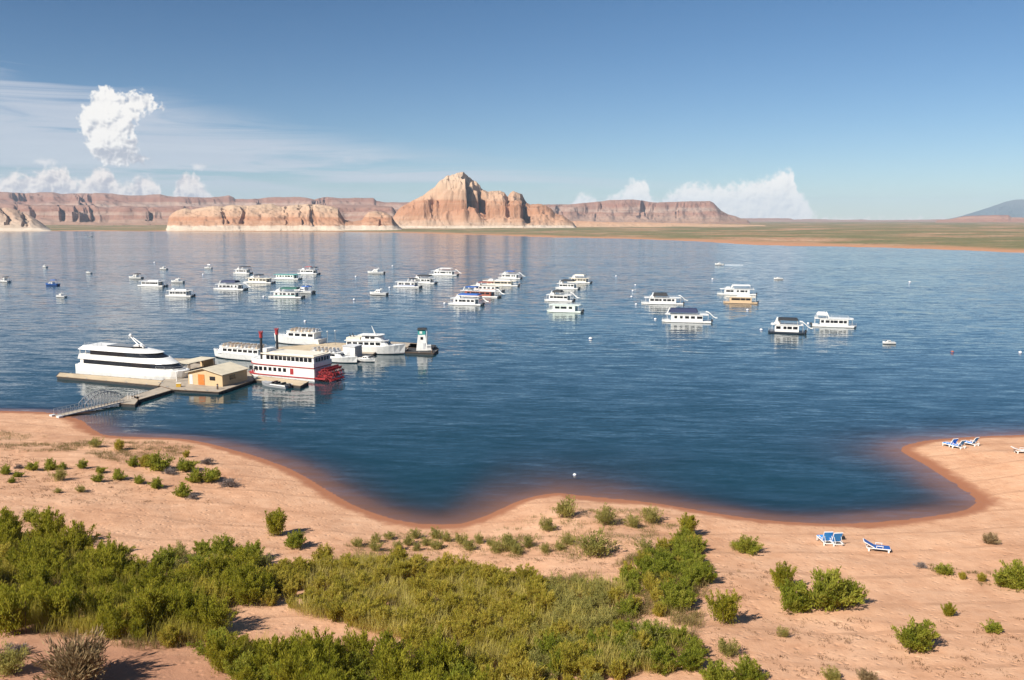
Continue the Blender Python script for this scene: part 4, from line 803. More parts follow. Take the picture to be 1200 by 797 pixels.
m.tube((-.03 * L, -.6, 7.55), (-.03 * L, .6, 7.55), .07, 5).build('mast', WHITE, rf)
MB().lathe([(.02, 7.7), (.32, 7.78), (.36, 7.95), (.24, 8.2), (.02, 8.3)], cx=-.035 * L, n=10).build('radar_dome', WHITE, rf)
railing(e, [(L * .30, -hb * .93), (L * .43, -hb * .6), (L * .485, 0), (L * .43, hb * .6), (L * .30, hb * .93)], 2.05, .7, STEEL, .03, 1.2)
railing(rf, [(-L * .43, -hb * .7), (-L * .25, -hb * .7)], 5.75, .6, STEEL, .025, 1.0)

# paddle steamer: bow away from its stern wheel
p, yaw, L = span((368, 447.5), (284.5, 440.2), 6.0); hb = 2.9; e = tag(empty('paddle_steamer', p, R(yaw)), 'white paddle steamer with red trim, two black smokestacks and a red stern wheel', 'paddle steamer')
pl = outline(-L * .5, L * .5, hb, .30, 8, .25)
MB().prism([(x, y * .95) for x, y in pl], -.4, .45, pl).build('hull', WHITE, e)
MB().prism(outline(-L * .5 - .02, L * .5 + .06, hb + .05, .30, 8, .25), .45, .66).build('red_rub_rail', RED, e)
low = MB().prism(outline(-L * .5 + .06, L * .44, hb * .96, .28, 8, .25), .66, 2.42).build('lower_deckhouse', WHITE, e)
xs = [-L * .09 + i * L * .068 for i in range(8)]; side_windows(low, xs, hb * .96, 1.72, .72, .72); side_windows(low, [-L * .19], hb * .96, 1.55, .8, 1.15, RED)
MB().prism(outline(-L * .5 - .02, L * .47, hb + .03, .30, 8, .25), 2.42, 2.60).build('red_deck_line', RED, e)
upb = MB().prism(outline(-L * .5 + .02, L * .46, hb, .30, 8, .25), 2.60, 3.45, outline(-L * .5 + .02, L * .475, hb * 1.01, .30, 8, .25)).build('upper_bulwark', WHITE, e)
uph = MB().prism(outline(-L * .49, L * .25, hb * .93, .10, 6, .6), 3.45, 4.55).build('upper_deckhouse', WHITE, e)
xs = [-L * .44 + i * L * .058 for i in range(11)]; side_windows(uph, xs, hb * .93, 3.95, .82, .78)
for y in (-1.8, -.9, 0, .9, 1.8): MB().box(-L * .49 - .04, -L * .49 + .02, y - .32, y + .32, 3.55, 4.3).build('window', GLASS, uph)
rfo = MB().prism(outline(-L * .505, L * .29, hb * 1.01, .16, 8, .5), 4.55, 4.72).build('roof', CREAM, e)
MB().prism(outline(-L * .47, L * .18, hb * .8, .16, 8, .5), 4.72, 4.84).build('roof_hatch', CREAM, rfo)
pil = MB().prism([(L * .20, -1.3), (L * .31, -1.3), (L * .31, 1.3), (L * .20, 1.3)], 4.3, 5.35, [(L * .21, -1.2), (L * .285, -1.2), (L * .285, 1.2), (L * .21, 1.2)]).build('pilothouse', WHITE, e)
MB().box(L * .30, L * .312, -1.0, 1.0, 4.75, 5.2).build('window', GLASS, pil)
for x, y, zb in ((L * .245, -hb * .82, 3.3), (L * .245, hb * .82, 3.3)):
    st = MB().tube((x + .0, y, zb), (x, y, 7.6), .24, 10).build('smokestack', BLACK, e)
    cr = MB().lathe([(.30, 7.6), (.34, 7.7), (.32, 8.3), (.36, 8.6)], cx=x, cy=y, n=10)
    for i in range(8): q = 2 * math.pi * i / 8; cr.tube((x + .30 * math.cos(q), y + .30 * math.sin(q), 8.5), (x + .36 * math.cos(q), y + .36 * math.sin(q), 8.95), .09, 4, .03)
    cr.build('crown_top', RED, st)
railing(e, [(L * .30, -hb * .92), (L * .40, -hb * .75), (L * .465, 0), (L * .40, hb * .75), (L * .30, hb * .92)], 3.45, .55, WHITE, .03, 1.0)
railing(e, [(L * .45, -hb * .5), (L * .49, 0), (L * .45, hb * .5)], .66, .7, WHITE, .03, 1.0)
lg = MB()
for i, (x0, w_) in enumerate(((-.415, .28), (-.39, .2), (-.365, .3), (-.335, .22), (-.31, .26))): lg.box(x0 * L, x0 * L + w_, -hb * .96 - .025, -hb * .96, 1.75 - .03 * (i % 2), 1.93)
lg.prism([(-.375 * L, -hb * .96 - .025), (-.375 * L + .35, -hb * .96 - .025), (-.375 * L + .35, -hb * .96), (-.375 * L, -hb * .96)], 1.35, 1.65, [(-.37 * L, -hb * .96 - .025), (-.37 * L + .55, -hb * .96 - .025), (-.37 * L + .55, -hb * .96), (-.37 * L, -hb * .96)])
lg.build('red_lettering', RED, low)
MB().box(-L * .5 - .03, -L * .5 + .06, -hb * .9, hb * .9, .66, 2.42).build('stern_shade_panel', LGREY, e)  # grey panel carries the stern's shade in its colour
wx, wz_, wr = -L * .5 - 1.9, 1.0, 1.5
wheel = MB().tube((wx, -2.2, wz_), (wx, 2.2, wz_), .16, 8).build('paddle_wheel', RED, e)
for y in (-2.1, 0, 2.1):
    sp_ = MB()
    for i in range(12):
        q = 2 * math.pi * i / 12; q2 = 2 * math.pi * (i + 1) / 12
        sp_.tube((wx, y, wz_), (wx + wr * math.cos(q), y, wz_ + wr * math.sin(q)), .06, 4)
        for rr in (.62 * wr, .93 * wr): sp_.tube((wx + rr * math.cos(q), y, wz_ + rr * math.sin(q)), (wx + rr * math.cos(q2), y, wz_ + rr * math.sin(q2)), .05, 4)
    sp_.build('wheel_spokes', RED, wheel)
for i in range(12):
    q = 2 * math.pi * i / 12; cx_, cz_ = wx + wr * .93 * math.cos(q), wz_ + wr * .93 * math.sin(q); ux, uz = math.cos(q) * .26, math.sin(q) * .26; vx, vz = -math.sin(q) * .04, math.cos(q) * .04
    MB().rings([[(cx_ - ux - vx, y, cz_ - uz - vz), (cx_ + ux - vx, y, cz_ + uz - vz), (cx_ + ux + vx, y, cz_ + uz + vz), (cx_ - ux + vx, y, cz_ - uz + vz)] for y in (-2.3, 2.3)]).build('paddle', RED, wheel)
for s in (-1, 1): MB().prism([(-L * .5, s * 2.6 - .12), (wx - .4, s * 2.6 - .12), (wx - .4, s * 2.6 + .12), (-L * .5, s * 2.6 + .12)], .45, .75).build('wheel_beam', RED, e)

# tour boats at the docks
def tour_boat(p, L, yaw, label, B=3.6, nwin=6, deckh=1.25, cab=(-.42, .28), top='seats', fly=False, hullh=1.25, mast=False, hull=WHITE):
    e = tag(empty('tour_boat', p, R(yaw)), label, 'tour boat', 'tour boats at the marina docks'); hb = B / 2
    hull_mesh(L, B, hullh, .85, .45, .55).build('hull', hull, e); hull_mesh(L * .98, B * .9, .16, .95, .2, .55, z0=-.3).build('waterline_stripe', DARKH, e)
    z0, z1 = hullh, hullh + deckh; c0, c1 = cab[0] * L, cab[1] * L
    cb = MB().prism(outline(c0, c1, hb * .86, .28, 8, .3), z0 - .05, z1, outline(c0, c1 - .07 * L, hb * .80, .28, 8, .3)).build('cabin', WHITE, e)
    xs = [c0 + (c1 - c0) * .80 * (i + .55) / nwin for i in range(nwin)]; side_windows(cb, xs, hb * .835, z0 + deckh * .60, (c1 - c0) * .8 / nwin * .72, deckh * .42, lean=-.04, inset=.06)
    MB().prism([(c1 - .09 * L, -hb * .5), (c1 - .025 * L, -hb * .35), (c1 - .025 * L, hb * .35), (c1 - .09 * L, hb * .5)], z0 + deckh * .45, z1 - .08, [(c1 - .13 * L, -hb * .5), (c1 - .075 * L, -hb * .35), (c1 - .075 * L, hb * .35), (c1 - .13 * L, hb * .5)]).build('windscreen', GLASS, cb)
    rf = MB().prism(outline(c0 - .03 * L, c1 - .05 * L, hb * .88, .25, 8, .3), z1, z1 + .12).build('roof', WHITE, e)
    if top == 'seats':
        r0, r1 = c0, c1 - .16 * L; railing(rf, [(r0, -hb * .8), (r1, -hb * .8), (r1, hb * .8), (r0, hb * .8)], z1 + .12, .65, LGREY, .028, .9, close=True)
        x = r0 + .5
        while x < r1 - .4:
            for y0, y1 in ((-hb * .7, -.2), (.2, hb * .7)):
                MB().box(x, x + .42, y0, y1, z1 + .12, z1 + .45).box(x, x + .08, y0, y1, z1 + .45, z1 + .85).build('bench', LGREY if int(x * 7) % 2 else TAN, rf)
            x += 1.0
    if fly:
        fb_ = MB().prism(outline(c0 + .25 * L, c1 - .11 * L, hb * .75, .3, 8, .3), z1 + .12, z1 + .12 + deckh * .85, outline(c0 + .27 * L, c1 - .17 * L, hb * .66, .3, 8, .3)).build('wheelhouse', WHITE, e)
        side_windows(fb_, [c0 + .36 * L, c0 + .45 * L], hb * .71, z1 + .12 + deckh * .5, .07 * L, deckh * .34, lean=-.05, inset=.06)
        MB().prism(outline(c0 + .20 * L, c1 - .13 * L, hb * .85, .3, 8, .3), z1 + .12 + deckh * .85, z1 + .22 + deckh * .85).build('hard_top', WHITE, fb_)
        zt = z1 + .22 + deckh * .85
        if mast: MB().tube((c0 + .46 * L, 0, zt), (c0 + .40 * L, 0, zt + 1.9), .14, 6, .06).tube((c0 + .46 * L, .5, zt), (c0 + .425 * L, 0, zt + 1.1), .07, 5).build('mast', WHITE, fb_)
        MB().box(c0, c0 + .24 * L, -hb * .8, hb * .8, z1 + .12, z1 + .75).build('deck_screen', CREAM, rf)
        for k in (.02, .075): MB().tube((c0 + k * L + .4, -.5, z1 + .7), (c0 + k * L, -.5, z1 + 1.55), .12, 6, .09).build('exhaust_stack', BLACK, rf)
    railing(e, [(c1 - .02 * L, -hb * .80), (L * .36, -hb * .62), (L * .485, 0), (L * .36, hb * .62), (c1 - .02 * L, hb * .80)], hullh * 1.2, .55, STEEL, .022, 1.1, mid=False)
    return e
p, yaw, L = span((303, 424.3), (244, 419.5), 3.6); tour_boat(p, L, yaw, 'white tour boat with a row of square windows behind the tan hut', nwin=7, cab=(-.48, .40), hullh=1.3, deckh=1.3)
p, yaw, L = span((373, 406.0), (316, 402.5), 3.8); tour_boat(p, L, yaw, 'white tour boat standing highest, moored behind the smokestacks of the steamer', B=3.8, nwin=4, cab=(-.40, .26), hullh=1.6, deckh=1.5)
p, yaw, L = span((362, 423.0), (414, 427.3), 3.2); tour_boat(p, L, yaw, 'low white tour boat moored beyond the red stern wheel', B=3.2, nwin=4, cab=(-.46, .22), hullh=1.0, deckh=1.05, top='seats')
p, yaw, L = span((404, 414.5), (472, 416.8), 4.2); tour_boat(p, L, yaw, 'large white tour yacht with wheelhouse and raked mast, bow towards the tower', B=4.2, nwin=6, cab=(-.48, .26), hullh=1.6, deckh=1.35, top='', fly=True, mast=True)
p, yaw, L = span((416, 423.8), (437, 425.2), 1.8); cruiser(p, L=L, yaw=yaw, label='small white launch tucked under the brown dock end', group='small boats at the docks', cat='motorboat')
p, yaw, L = span((334, 456.0), (302, 451.8), 2.0)
e = tag(empty('open_skiff', p, R(yaw)), 'open dark skiff with a pale stripe tied before the steamer dock', 'skiff')
hull_mesh(L, 2.0, .55, .85, .3, .5).build('hull', GREYP, e); MB().prism([(x, y) for x, y in outline(-L * .48, L * .40, .85, .4)], .56, .62).build('inner_floor', FLOAT, e)
for s in (-1, 1): MB().box(-L * .5, L * .05, s * .97 - .05, s * .97 + .05, .42, .62).build('gunwale_stripe', WHITE, e)
MB().prism([(L * .02, -.7), (L * .10, -.5), (L * .10, .5), (L * .02, .7)], .6, 1.0, [(-L * .03, -.65), (L * .03, -.45), (L * .03, .45), (-L * .03, .65)]).build('windscreen', GLASS, e)
for x in (-.12, -.32): MB().box(x * L, x * L + .35, -.6, .6, .62, .9).build('seat', BLACK, e)
outboards(e, -L * .49, (0,), .8)

# white shed on the dock and the tower
A, B_ = G(402, 418.5, DZ), G(416, 419.3, DZ); d = B_ - A; yaw = math.atan2(d.y, d.x)
e = tag(empty('storage_shed', (A + B_) / 2, yaw), 'white storage shed with one end slatted and darkened as shade on the brown dock', 'shed'); w2 = d.length / 2
MB().box(-w2, w2, 0, 3.2, 0, 2.35).build('wall', WHITE, e); MB().prism([(-w2 - .15, -.15), (w2 + .15, -.15), (w2 + .15, 3.35), (-w2 - .15, 3.35)], 2.36, 2.48, [(-w2 - .15, -.15), (w2 + .15, -.15), (w2 + .15, 3.35), (-w2 - .15, 3.35)]).build('roof', LGREY, e)
lv = MB()
for i in range(9): lv.prism([(w2, .1), (w2 + .03, .1), (w2 + .03, 3.1), (w2, 3.1)], .12 + i * .24, .32 + i * .24, [(w2, .1), (w2 + .08, .1), (w2 + .08, 3.1), (w2, 3.1)])
lv.build('shade_grey_end', GREYP, e)  # shaded side of the white shed, its shade put in as grey slats
MB().box(-.6, .3, -.03, 0, .03, 1.9).build('door', LGREY, e)
c = G(495, 410, DZ); e = tag(empty('fuel_tower', c, .05), 'white tapered dock tower with a teal top and dark flat roof', 'tower')
MB().prism([(-1.35, -1.1), (1.35, -1.1), (1.35, 1.1), (-1.35, 1.1)], 0, 3.6, [(-.9, -.85), (.75, -.85), (.75, .85), (-.9, .85)]).build('wall', WHITE, e)
MB().prism([(-.92, -.87), (.77, -.87), (.77, .87), (-.92, .87)], 3.6, 4.75).build('teal_band', TEAL, e)
MB().prism([(-1.15, -1.1), (1.05, -1.1), (1.05, 1.1), (-1.15, 1.1)], 4.76, 5.05, [(-1.0, -.95), (.9, -.95), (.9, .95), (-1.0, .95)]).build('roof', BLACK, e)
MB().box(-.35, .2, -.98, -.86, 2.5, 3.1).build('window', GLASS, e); MB().box(-.55, .05, -.9, -.866, 3.85, 4.4).build('sign_panel', MINT, e); MB().box(.2, .75, -1.08, -.99, .05, 1.7).build('door', LGREY, e)
for s in (-.8, .8): MB().tube((1.1, s, 0), (1.1, s, 4.76), .08, 6).build('corner_post', WHITE, e)
c = G(502.5, 410.5, DZ); e = tag(empty('fuel_pump', c, .1), 'white fuel pump box beside the tapered tower', 'fuel pump'); MB().box(-.55, .55, -.35, .35, 0, 1.25).build('cabinet', WHITE, e, bevel=.04); MB().box(-.4, .4, -.38, -.35, .7, 1.1).build('panel', GREYP, e); MB().path([(.56, 0, 1.0), (.8, 0, .8), (.75, 0, .3), (.57, 0, .4)], .04, 5).build('hose', BLACK, e)
for px, py, lab in ((478, 410.8, 'dark mooring post at the walkway side of the tower float'), (510, 409, 'dark mooring post at the open water end of the tower float'), (506, 413, 'dark mooring post at the near corner of the tower float')):
    c = G(px, py, DZ); e = tag(empty('mooring_post', c), lab, 'post'); MB().lathe([(.17, -.9), (.17, .8), (.1, .88), (.01, .9)], n=9).build('shaft', WOOD, e); MB().lathe([(.185, .5), (.185, .62)], n=9).build('band', WHITE, e)
for px, py, lab in ((393, 404, 'thin pale lamp post on the dock behind the low tour boat'), (384, 405, 'second thin lamp post on the dock behind the low tour boat, nearer the steamer')):
    c = G(px, py, DZ); e = tag(empty('lamp_post', c), lab, 'lamp post'); MB().tube((0, 0, 0), (0, 0, 3.2), .05, 6).build('shaft', STEEL, e); MB().lathe([(.05, 3.2), (.2, 3.3), (.16, 3.5), (.02, 3.55)], n=8).build('lamp_head', LGREY, e)

# ------------------------------------------------------------------ beach loungers
def lounger(p, yaw, label, back=60, cushion=SKYB, flat=False):
    """White moulded frame with a blue sling; +X is the head end."""
    z = ground_z(p.x, p.y); e = tag(empty('sun_lounger', (p.x, p.y, z), R(yaw)), label, 'sun lounger', 'sun loungers on the beach'); w = .41; h = .36
    f = MB()
    for s in (-w, w): f.box(-1.05, .95, s - .028, s + .028, h - .07, h)
    for x in (-1.05, -.35, .30, .92): f.box(x - .03, x + .03, -w, w, h - .07, h - .005)
    f.build('frame', WHITE, e)
    for x in (-.9, .75):
        for s in (-w, w): MB().prism([(x - .05, s - .04), (x + .05, s - .04), (x + .05, s + .04), (x - .05, s + .04)], -.05, h - .06, [(x - .08, s - .04), (x + .08, s - .04), (x + .08, s + .04), (x - .08, s + .04)]).build('leg', WHITE, e)
    MB().box(-1.03, .28, -w + .01, w - .01, h + .003, h + .05).build('seat_sling', cushion, e)
    a = R(back); c_, s_ = math.cos(a), math.sin(a); bl = .98; x0 = .30
    pt = lambda u, v: (x0 + u * c_ - v * s_, h + .02 + u * s_ + v * c_)
    def slab(u0, u1, v0, v1, y0, y1): return [[(pt(u, v)[0], y, pt(u, v)[1]) for u, v in ((u0, v0), (u1, v0), (u1, v1), (u0, v1))] for y in (y0, y1)]
    MB().rings(slab(0.0, bl + .01, -.045, .045, -w + .015, w - .015)).build('back_sling', cushion, e)
    bf = MB()
    for s in (-w, w): bf.rings(slab(0, bl + .04, -.03, .04, s - .028, s + .028))
    bf.rings(slab(bl + .01, bl + .05, -.03, .04, -w, w)); bf.build('back_frame', WHITE, e)
    q = pt(bl * .6, -.03); MB().tube((q[0], -w * .8, q[1]), (min(.95, q[0] + .35), -w * .8, h - .03), .02, 4).tube((q[0], w * .8, q[1]), (min(.95, q[0] + .35), w * .8, h - .03), .02, 4).build('back_prop', WHITE, e)
    e.scale = (0.98,) * 3
    for s in (-w - .03, w + .03): MB().box(-.45, .15, s - .03, s + .03, h + .2, h + .24).box(-.42, -.38, s - .02, s + .02, h, h + .2).box(.10, .14, s - .02, s + .02, h, h + .2).build('armrest', WHITE, e)
    return e
lounger(ground_at(967, 637), -88, 'blue lounger with raised back facing the cove, first of a touching pair', 68)
lounger(ground_at(977.5, 637.5), -84, 'blue lounger with raised back facing the cove, second of a touching pair', 66)
lounger(ground_at(1028, 646), 163, 'white framed lounger lying low beside the touching blue pair', 28, BLUE)
lounger(ground_at(1114, 524), -72, 'blue lounger near the tip of the beach point, outermost of three', 62)
lounger(ground_at(1122, 525.5), -64, 'blue lounger at the middle of three near the tip of the beach point', 58)
lounger(ground_at(1138, 522), -60, 'blue lounger with its back to the open lake, third near the beach point', 60)
lounger(ground_at(1198, 531), 175, 'white lounger alone at the picture border on the beach point', 20, LGREY)
for px, py, lab in ((987, 632.5, 'dark heap standing in for shadow beside the touching blue loungers'), ):
    q = ground_at(px, py); e = tag(empty('shadow_lump', (q.x, q.y, ground_z(q.x, q.y)), .4), 'dark lump standing in for shadow beside the touching blue loungers', 'shadow stand-in')
    MB().prism([(-.3, -.16), (.3, -.16), (.3, .16), (-.3, .16)], 0, .32, [(-.24, -.08), (.24, -.08), (.24, .08), (-.24, .08)]).build('shadow_body', BLACK, e, bevel=.03); MB().path([(-.18, 0, .3), (-.1, 0, .48), (.1, 0, .48), (.18, 0, .3)], .02, 4).build('handle', BLACK, e)  # black lump added where only the loungers' shadow falls

# ------------------------------------------------------------------ plants
def leaf_mat(name, c0, c1, c2, trans=0.5, objvar=0.3):
    m, n, l, b, out = new_mat(name); n.remove(b)
    at = n.new('ShaderNodeAttribute'); at.attribute_name = 'tint'; oi = n.new('ShaderNodeObjectInfo')
    f = math_node(n, l, 'ADD', math_node(n, l, 'MULTIPLY', at.outputs['Fac'], 1 - objvar), math_node(n, l, 'MULTIPLY', oi.outputs['Random'], objvar))
    r = ramp(n, [(0.12, c0), (0.5, c1), (0.88, c2)]); l.new(f, r.inputs[0])
    d = n.new('ShaderNodeBsdfDiffuse'); t = n.new('ShaderNodeBsdfTranslucent'); l.new(r.outputs[0], d.inputs['Color']); l.new(mixc(n, l, 0.5, r.outputs[0], tuple(min(1, k * 1.5) for k in c2)), t.inputs['Color'])
    mx = n.new('ShaderNodeMixShader'); mx.inputs[0].default_value = trans; l.new(d.outputs[0], mx.inputs[1]); l.new(t.outputs[0], mx.inputs[2]); l.new(mx.outputs[0], out.inputs['Surface'])
    return m
L_DARK = leaf_mat('tamarisk_leaf', (0.125, 0.14, 0.015), (0.245, 0.245, 0.025), (0.38, 0.34, 0.046))
L_YEL = leaf_mat('yellow_shrub_leaf', (0.19, 0.185, 0.024), (0.36, 0.315, 0.046), (0.51, 0.41, 0.09))
L_GREY = leaf_mat('grey_green_leaf', (0.17, 0.175, 0.05), (0.29, 0.275, 0.08), (0.40, 0.35, 0.115))
L_GREEN = leaf_mat('green_shrub_leaf', (0.13, 0.165, 0.020), (0.24, 0.265, 0.034), (0.35, 0.335, 0.06))
L_DRY = leaf_mat('dry_twig', (0.16, 0.11, 0.06), (0.26, 0.19, 0.10), (0.36, 0.28, 0.16), 0.2)
L_DEAD = leaf_mat('dead_twig', (0.12, 0.095, 0.085), (0.20, 0.165, 0.15), (0.27, 0.23, 0.21), 0.1)
L_GRASS = leaf_mat('grass_blade', (0.10, 0.095, 0.03), (0.19, 0.155, 0.055), (0.30, 0.22, 0.10), 0.3)
PALEBARK = paint('pale_twig_bark', (0.30, 0.25, 0.17), 0.9, 0.25, 6)
BARK = paint('shrub_bark', (0.11, 0.065, 0.042), 0.9, 0.3, 6)

def plume_mesh(name, seed, H, W, nplume, nleaf, leaf, lw, mat, lean=0.9, low=0.12, fluff=0.10, up=0.9, nstem=14):
    """(foliage mesh, stem mesh) of a many-stemmed shrub: stems fan out of the root and carry sprays of narrow leaves."""
    rg = np.random.default_rng(seed)
    ang = rg.uniform(0, 2 * np.pi, nplume); tilt = rg.uniform(0, 1, nplume) ** 0.75 * lean
    ln = H * rg.uniform(0.55, 1.0, nplume) * (1.0 - 0.25 * tilt / max(lean, .01))
    bx, by = rg.normal(0, 0.10 * W, nplume), rg.normal(0, 0.10 * W, nplume)
    def pos(k, t):
        tl = tilt[k] * (0.75 + 0.35 * t); r = ln[k] * t
        sc = W / (2 * H * math.sin(min(lean, 1.4)) + 1e-6)
        return np.stack([bx[k] + np.cos(ang[k]) * np.sin(tl) * r * sc, by[k] + np.sin(ang[k]) * np.sin(tl) * r * sc, r * np.cos(tl * 0.85)], -1)
    k = rg.integers(0, nplume, nleaf); t = low + (1.03 - low) * rg.uniform(0, 1, nleaf) ** 0.8
    p = pos(k, t); d = pos(k, t + 0.03) - pos(k, t - 0.03); d /= np.linalg.norm(d, axis=1)[:, None] + 1e-9
    p = p + rg.normal(0, 1, (nleaf, 3)) * (fluff * H * (1.15 - t) + 0.03)[:, None] * np.array([1, 1, .6]); p[:, 2] = np.maximum(p[:, 2], 0.02)
    rd = rg.normal(0, 1, (nleaf, 3)); rd /= np.linalg.norm(rd, axis=1)[:, None]
    a = d * up + rd * 0.75 + np.array([0, 0, 0.25]); a /= np.linalg.norm(a, axis=1)[:, None]
    s = np.cross(a, rg.normal(0, 1, (nleaf, 3))); s /= np.linalg.norm(s, axis=1)[:, None] + 1e-9
    L = leaf * rg.uniform(0.6, 1.35, nleaf)[:, None]; w = lw * rg.uniform(0.7, 1.3, nleaf)[:, None]
    V = np.stack([p, p + a * L * .45 + s * w, p + a * L, p + a * L * .45 - s * w], 1).reshape(-1, 3)
    me = np_mesh(name + '_leaves', V, np.arange(nleaf * 4).reshape(-1, 4), mat, smooth=False, link=False)
    tint = np.clip(0.5 + 0.20 * rg.normal(0, 1, nplume)[k] + 0.16 * rg.normal(0, 1, nleaf), 0, 1)
    if len(me.polygons) == nleaf:
        at = me.attributes.new('tint', 'FLOAT', 'FACE'); at.data.foreach_set('value', tint.astype(np.float32))
    mb = MB()
    for q in rg.choice(nplume, min(nstem, nplume), False):
        pts = [pos(np.array([q]), np.array([tt]))[0] for tt in (0, 0.35, 0.7, 0.98)]; pts[0][2] = -0.1
        for i in range(3): mb.tube(pts[i], pts[i + 1], 0.016 * H * (1 - .28 * i) * .6, 4, 0.016 * H * (1 - .28 * (i + 1)) * .6)
    sm = bpy.data.meshes.new(name + '_stems'); sm.from_pydata(mb.v, [], mb.f); sm.materials.append(PALEBARK if mat in (L_DRY, L_DEAD) else BARK); sm.update()
    return me, sm
TYPES = {}
def kind_of_plant(key, n, **kw): TYPES[key] = [plume_mesh(key, 100 + 31 * i + len(TYPES) * 977, **kw) for i in range(n)]
kind_of_plant('tamarisk', 5, H=2.3, W=2.3, nplume=46, nleaf=6500, leaf=0.17, lw=0.024, mat=L_DARK, lean=0.72, fluff=0.065, up=1.25)
kind_of_plant('yellow', 6, H=1.35, W=1.5, nplume=44, nleaf=3800, leaf=0.16, lw=0.020, mat=L_YEL, lean=0.7, fluff=0.06, up=1.3)
kind_of_plant('grey', 5, H=1.2, W=1.7, nplume=34, nleaf=2200, leaf=0.13, lw=0.018, mat=L_GREY, lean=1.0, fluff=0.10)
kind_of_plant('green', 5, H=1.5, W=2.2, nplume=54, nleaf=6000, leaf=0.15, lw=0.024, mat=L_GREEN, lean=1.15, fluff=0.075)
kind_of_plant('round', 4, H=0.8, W=1.1, nplume=40, nleaf=2200, leaf=0.10, lw=0.020, mat=L_GREEN, lean=1.35, fluff=0.07)
kind_of_plant('dry', 3, H=0.9, W=1.5, nplume=60, nleaf=3800, leaf=0.15, lw=0.012, mat=L_DRY, lean=1.1, fluff=0.10, up=1.5)
kind_of_plant('dead', 4, H=0.55, W=1.5, nplume=46, nleaf=1300, leaf=0.22, lw=0.012, mat=L_DEAD, lean=1.45, fluff=0.12, up=1.2)
PR = random.Random(5); PLANTED = []
NAMES = dict(tamarisk='tamarisk_shrub', yellow='seepwillow_shrub', grey='grey_green_shrub', green='leafy_shrub', round='low_round_shrub', dry='dry_shrub', dead='dead_brushwood')
def plant(kind, p, s=1.0, label=None, group=None, sz=None, wide=1.0):
    e = empty(NAMES[kind], (p.x, p.y, ground_z(p.x, p.y) - 0.03), PR.uniform(0, 6.28)); e.scale = (s * wide, s * wide, sz if sz else s)
    leaves, stems = PR.choice(TYPES[kind])
    for nm, me in (('foliage', leaves), ('stems', stems)):
        o = bpy.data.objects.new(nm, me); COL.objects.link(o); o.parent = e
    PLANTED.append((p.x, p.y)); return tag(e, label, 'brushwood' if kind == 'dead' else 'shrub', group)
def in_poly(px, py, poly):
    c = False
    for (ax, ay), (bx, by) in zip(poly, poly[1:] + poly[:1]):
        if (ay > py) != (by > py) and px < (bx - ax) * (py - ay) / (by - ay) + ax: c = not c
    return c
def thicket(kind, poly, gap, smin, smax, label, group, seed, mix=None, limit=200):
    rg = random.Random(seed); xs = [p[0] for p in poly]; ys = [p[1] for p in poly]; pts = []; tries = 0
    while tries < 4000 and len(pts) < limit:
        tries += 1; px, py = rg.uniform(min(xs), max(xs)), rg.uniform(min(ys), max(ys))
        if not in_poly(px, py, poly): continue
        if rg.random() > ((py - 500) / 300.0) ** -0.0: continue
        q = ground_at(px, py)
        if any((q.x - a.x) ** 2 + (q.y - a.y) ** 2 < gap * gap for a in pts): continue
        pts.append(q)
    for q in pts:
        k = kind if not mix or rg.random() > mix[1] else mix[0]
        lb, gr = (label, group) if k == kind else mix[2:4]
        plant(k, q, 1.22 * rg.uniform(smin, smax), lb, gr)
    return len(pts)
T_YEL_IN = ('yellow-green shrub growing among the dark tamarisks of the dense thicket', 'yellow-green shrubs among the tamarisks')
n_ = []
n_.append(thicket('tamarisk', [(-60, 640), (20, 628), (70, 650), (130, 668), (190, 690), (240, 720), (262, 752), (170, 764), (60, 747), (-60, 738)], 1.65, 0.55, 1.2,
        'dark green feathery tamarisk packed into the dense thicket above the beach', 'tamarisks of the dense thicket', 11, ('yellow',) + (0.42,) + T_YEL_IN))
n_.append(thicket('tamarisk', [(255, 764), (330, 775), (420, 778), (500, 790), (560, 800), (560, 850), (380, 850), (290, 815), (250, 785)], 1.45, 0.5, 1.1,
        'dark green tamarisk in the row below the narrow sandy track', 'tamarisks below the sandy track', 12, ('green', 0.35, 'mid green bushy shrub in the row below the narrow sandy track', 'bushy shrubs below the sandy track')))
n_.append(thicket('yellow', [(268, 690), (330, 668), (420, 662), (520, 672), (610, 682), (640, 700), (640, 740), (560, 760), (480, 742), (410, 735), (330, 712), (275, 705)], 1.2, 0.5, 1.15,
        'upright yellow-green shrub in the broad sunlit stand behind the sandy track', 'yellow-green shrubs of the sunlit stand', 13))
n_.append(thicket('yellow', [(195, 692), (235, 674), (300, 676), (315, 698), (285, 712), (240, 716)], 1.3, 0.7, 1.2,
        'yellow-green shrub bridging the dark thicket and the sunlit stand', 'shrubs bridging thicket and stand', 21, ('tamarisk', 0.4, 'dark green tamarisk bridging the dark thicket and the sunlit stand', 'tamarisks bridging thicket and stand')))
n_.append(thicket('yellow', [(480, 757), (560, 765), (640, 745), (720, 740), (790, 752), (740, 780), (680, 850), (570, 850), (565, 800), (500, 782)], 1.15, 0.5, 1.15,
        'yellow-green shrub in the stand reaching the lowest edge of the slope', 'yellow-green shrubs of the low stand', 14, ('grey', 0.3, 'pale grey-green shrub mixed into the yellow-green stand low on the slope', 'grey-green shrubs of the low stand')))
n_.append(thicket('green', [(720, 705), (728, 680), (760, 655), (795, 632), (815, 640), (826, 685), (800, 700), (810, 715), (770, 725), (725, 728)], 1.35, 0.6, 0.9,
        'mid green shrub in the clump running down towards the water beside bare sand', 'shrubs of the clump by bare sand', 15, ('yellow', 0.35, 'yellow-green shrub in the mid green clump running down towards the water', 'yellow-green shrubs of the clump by bare sand')))
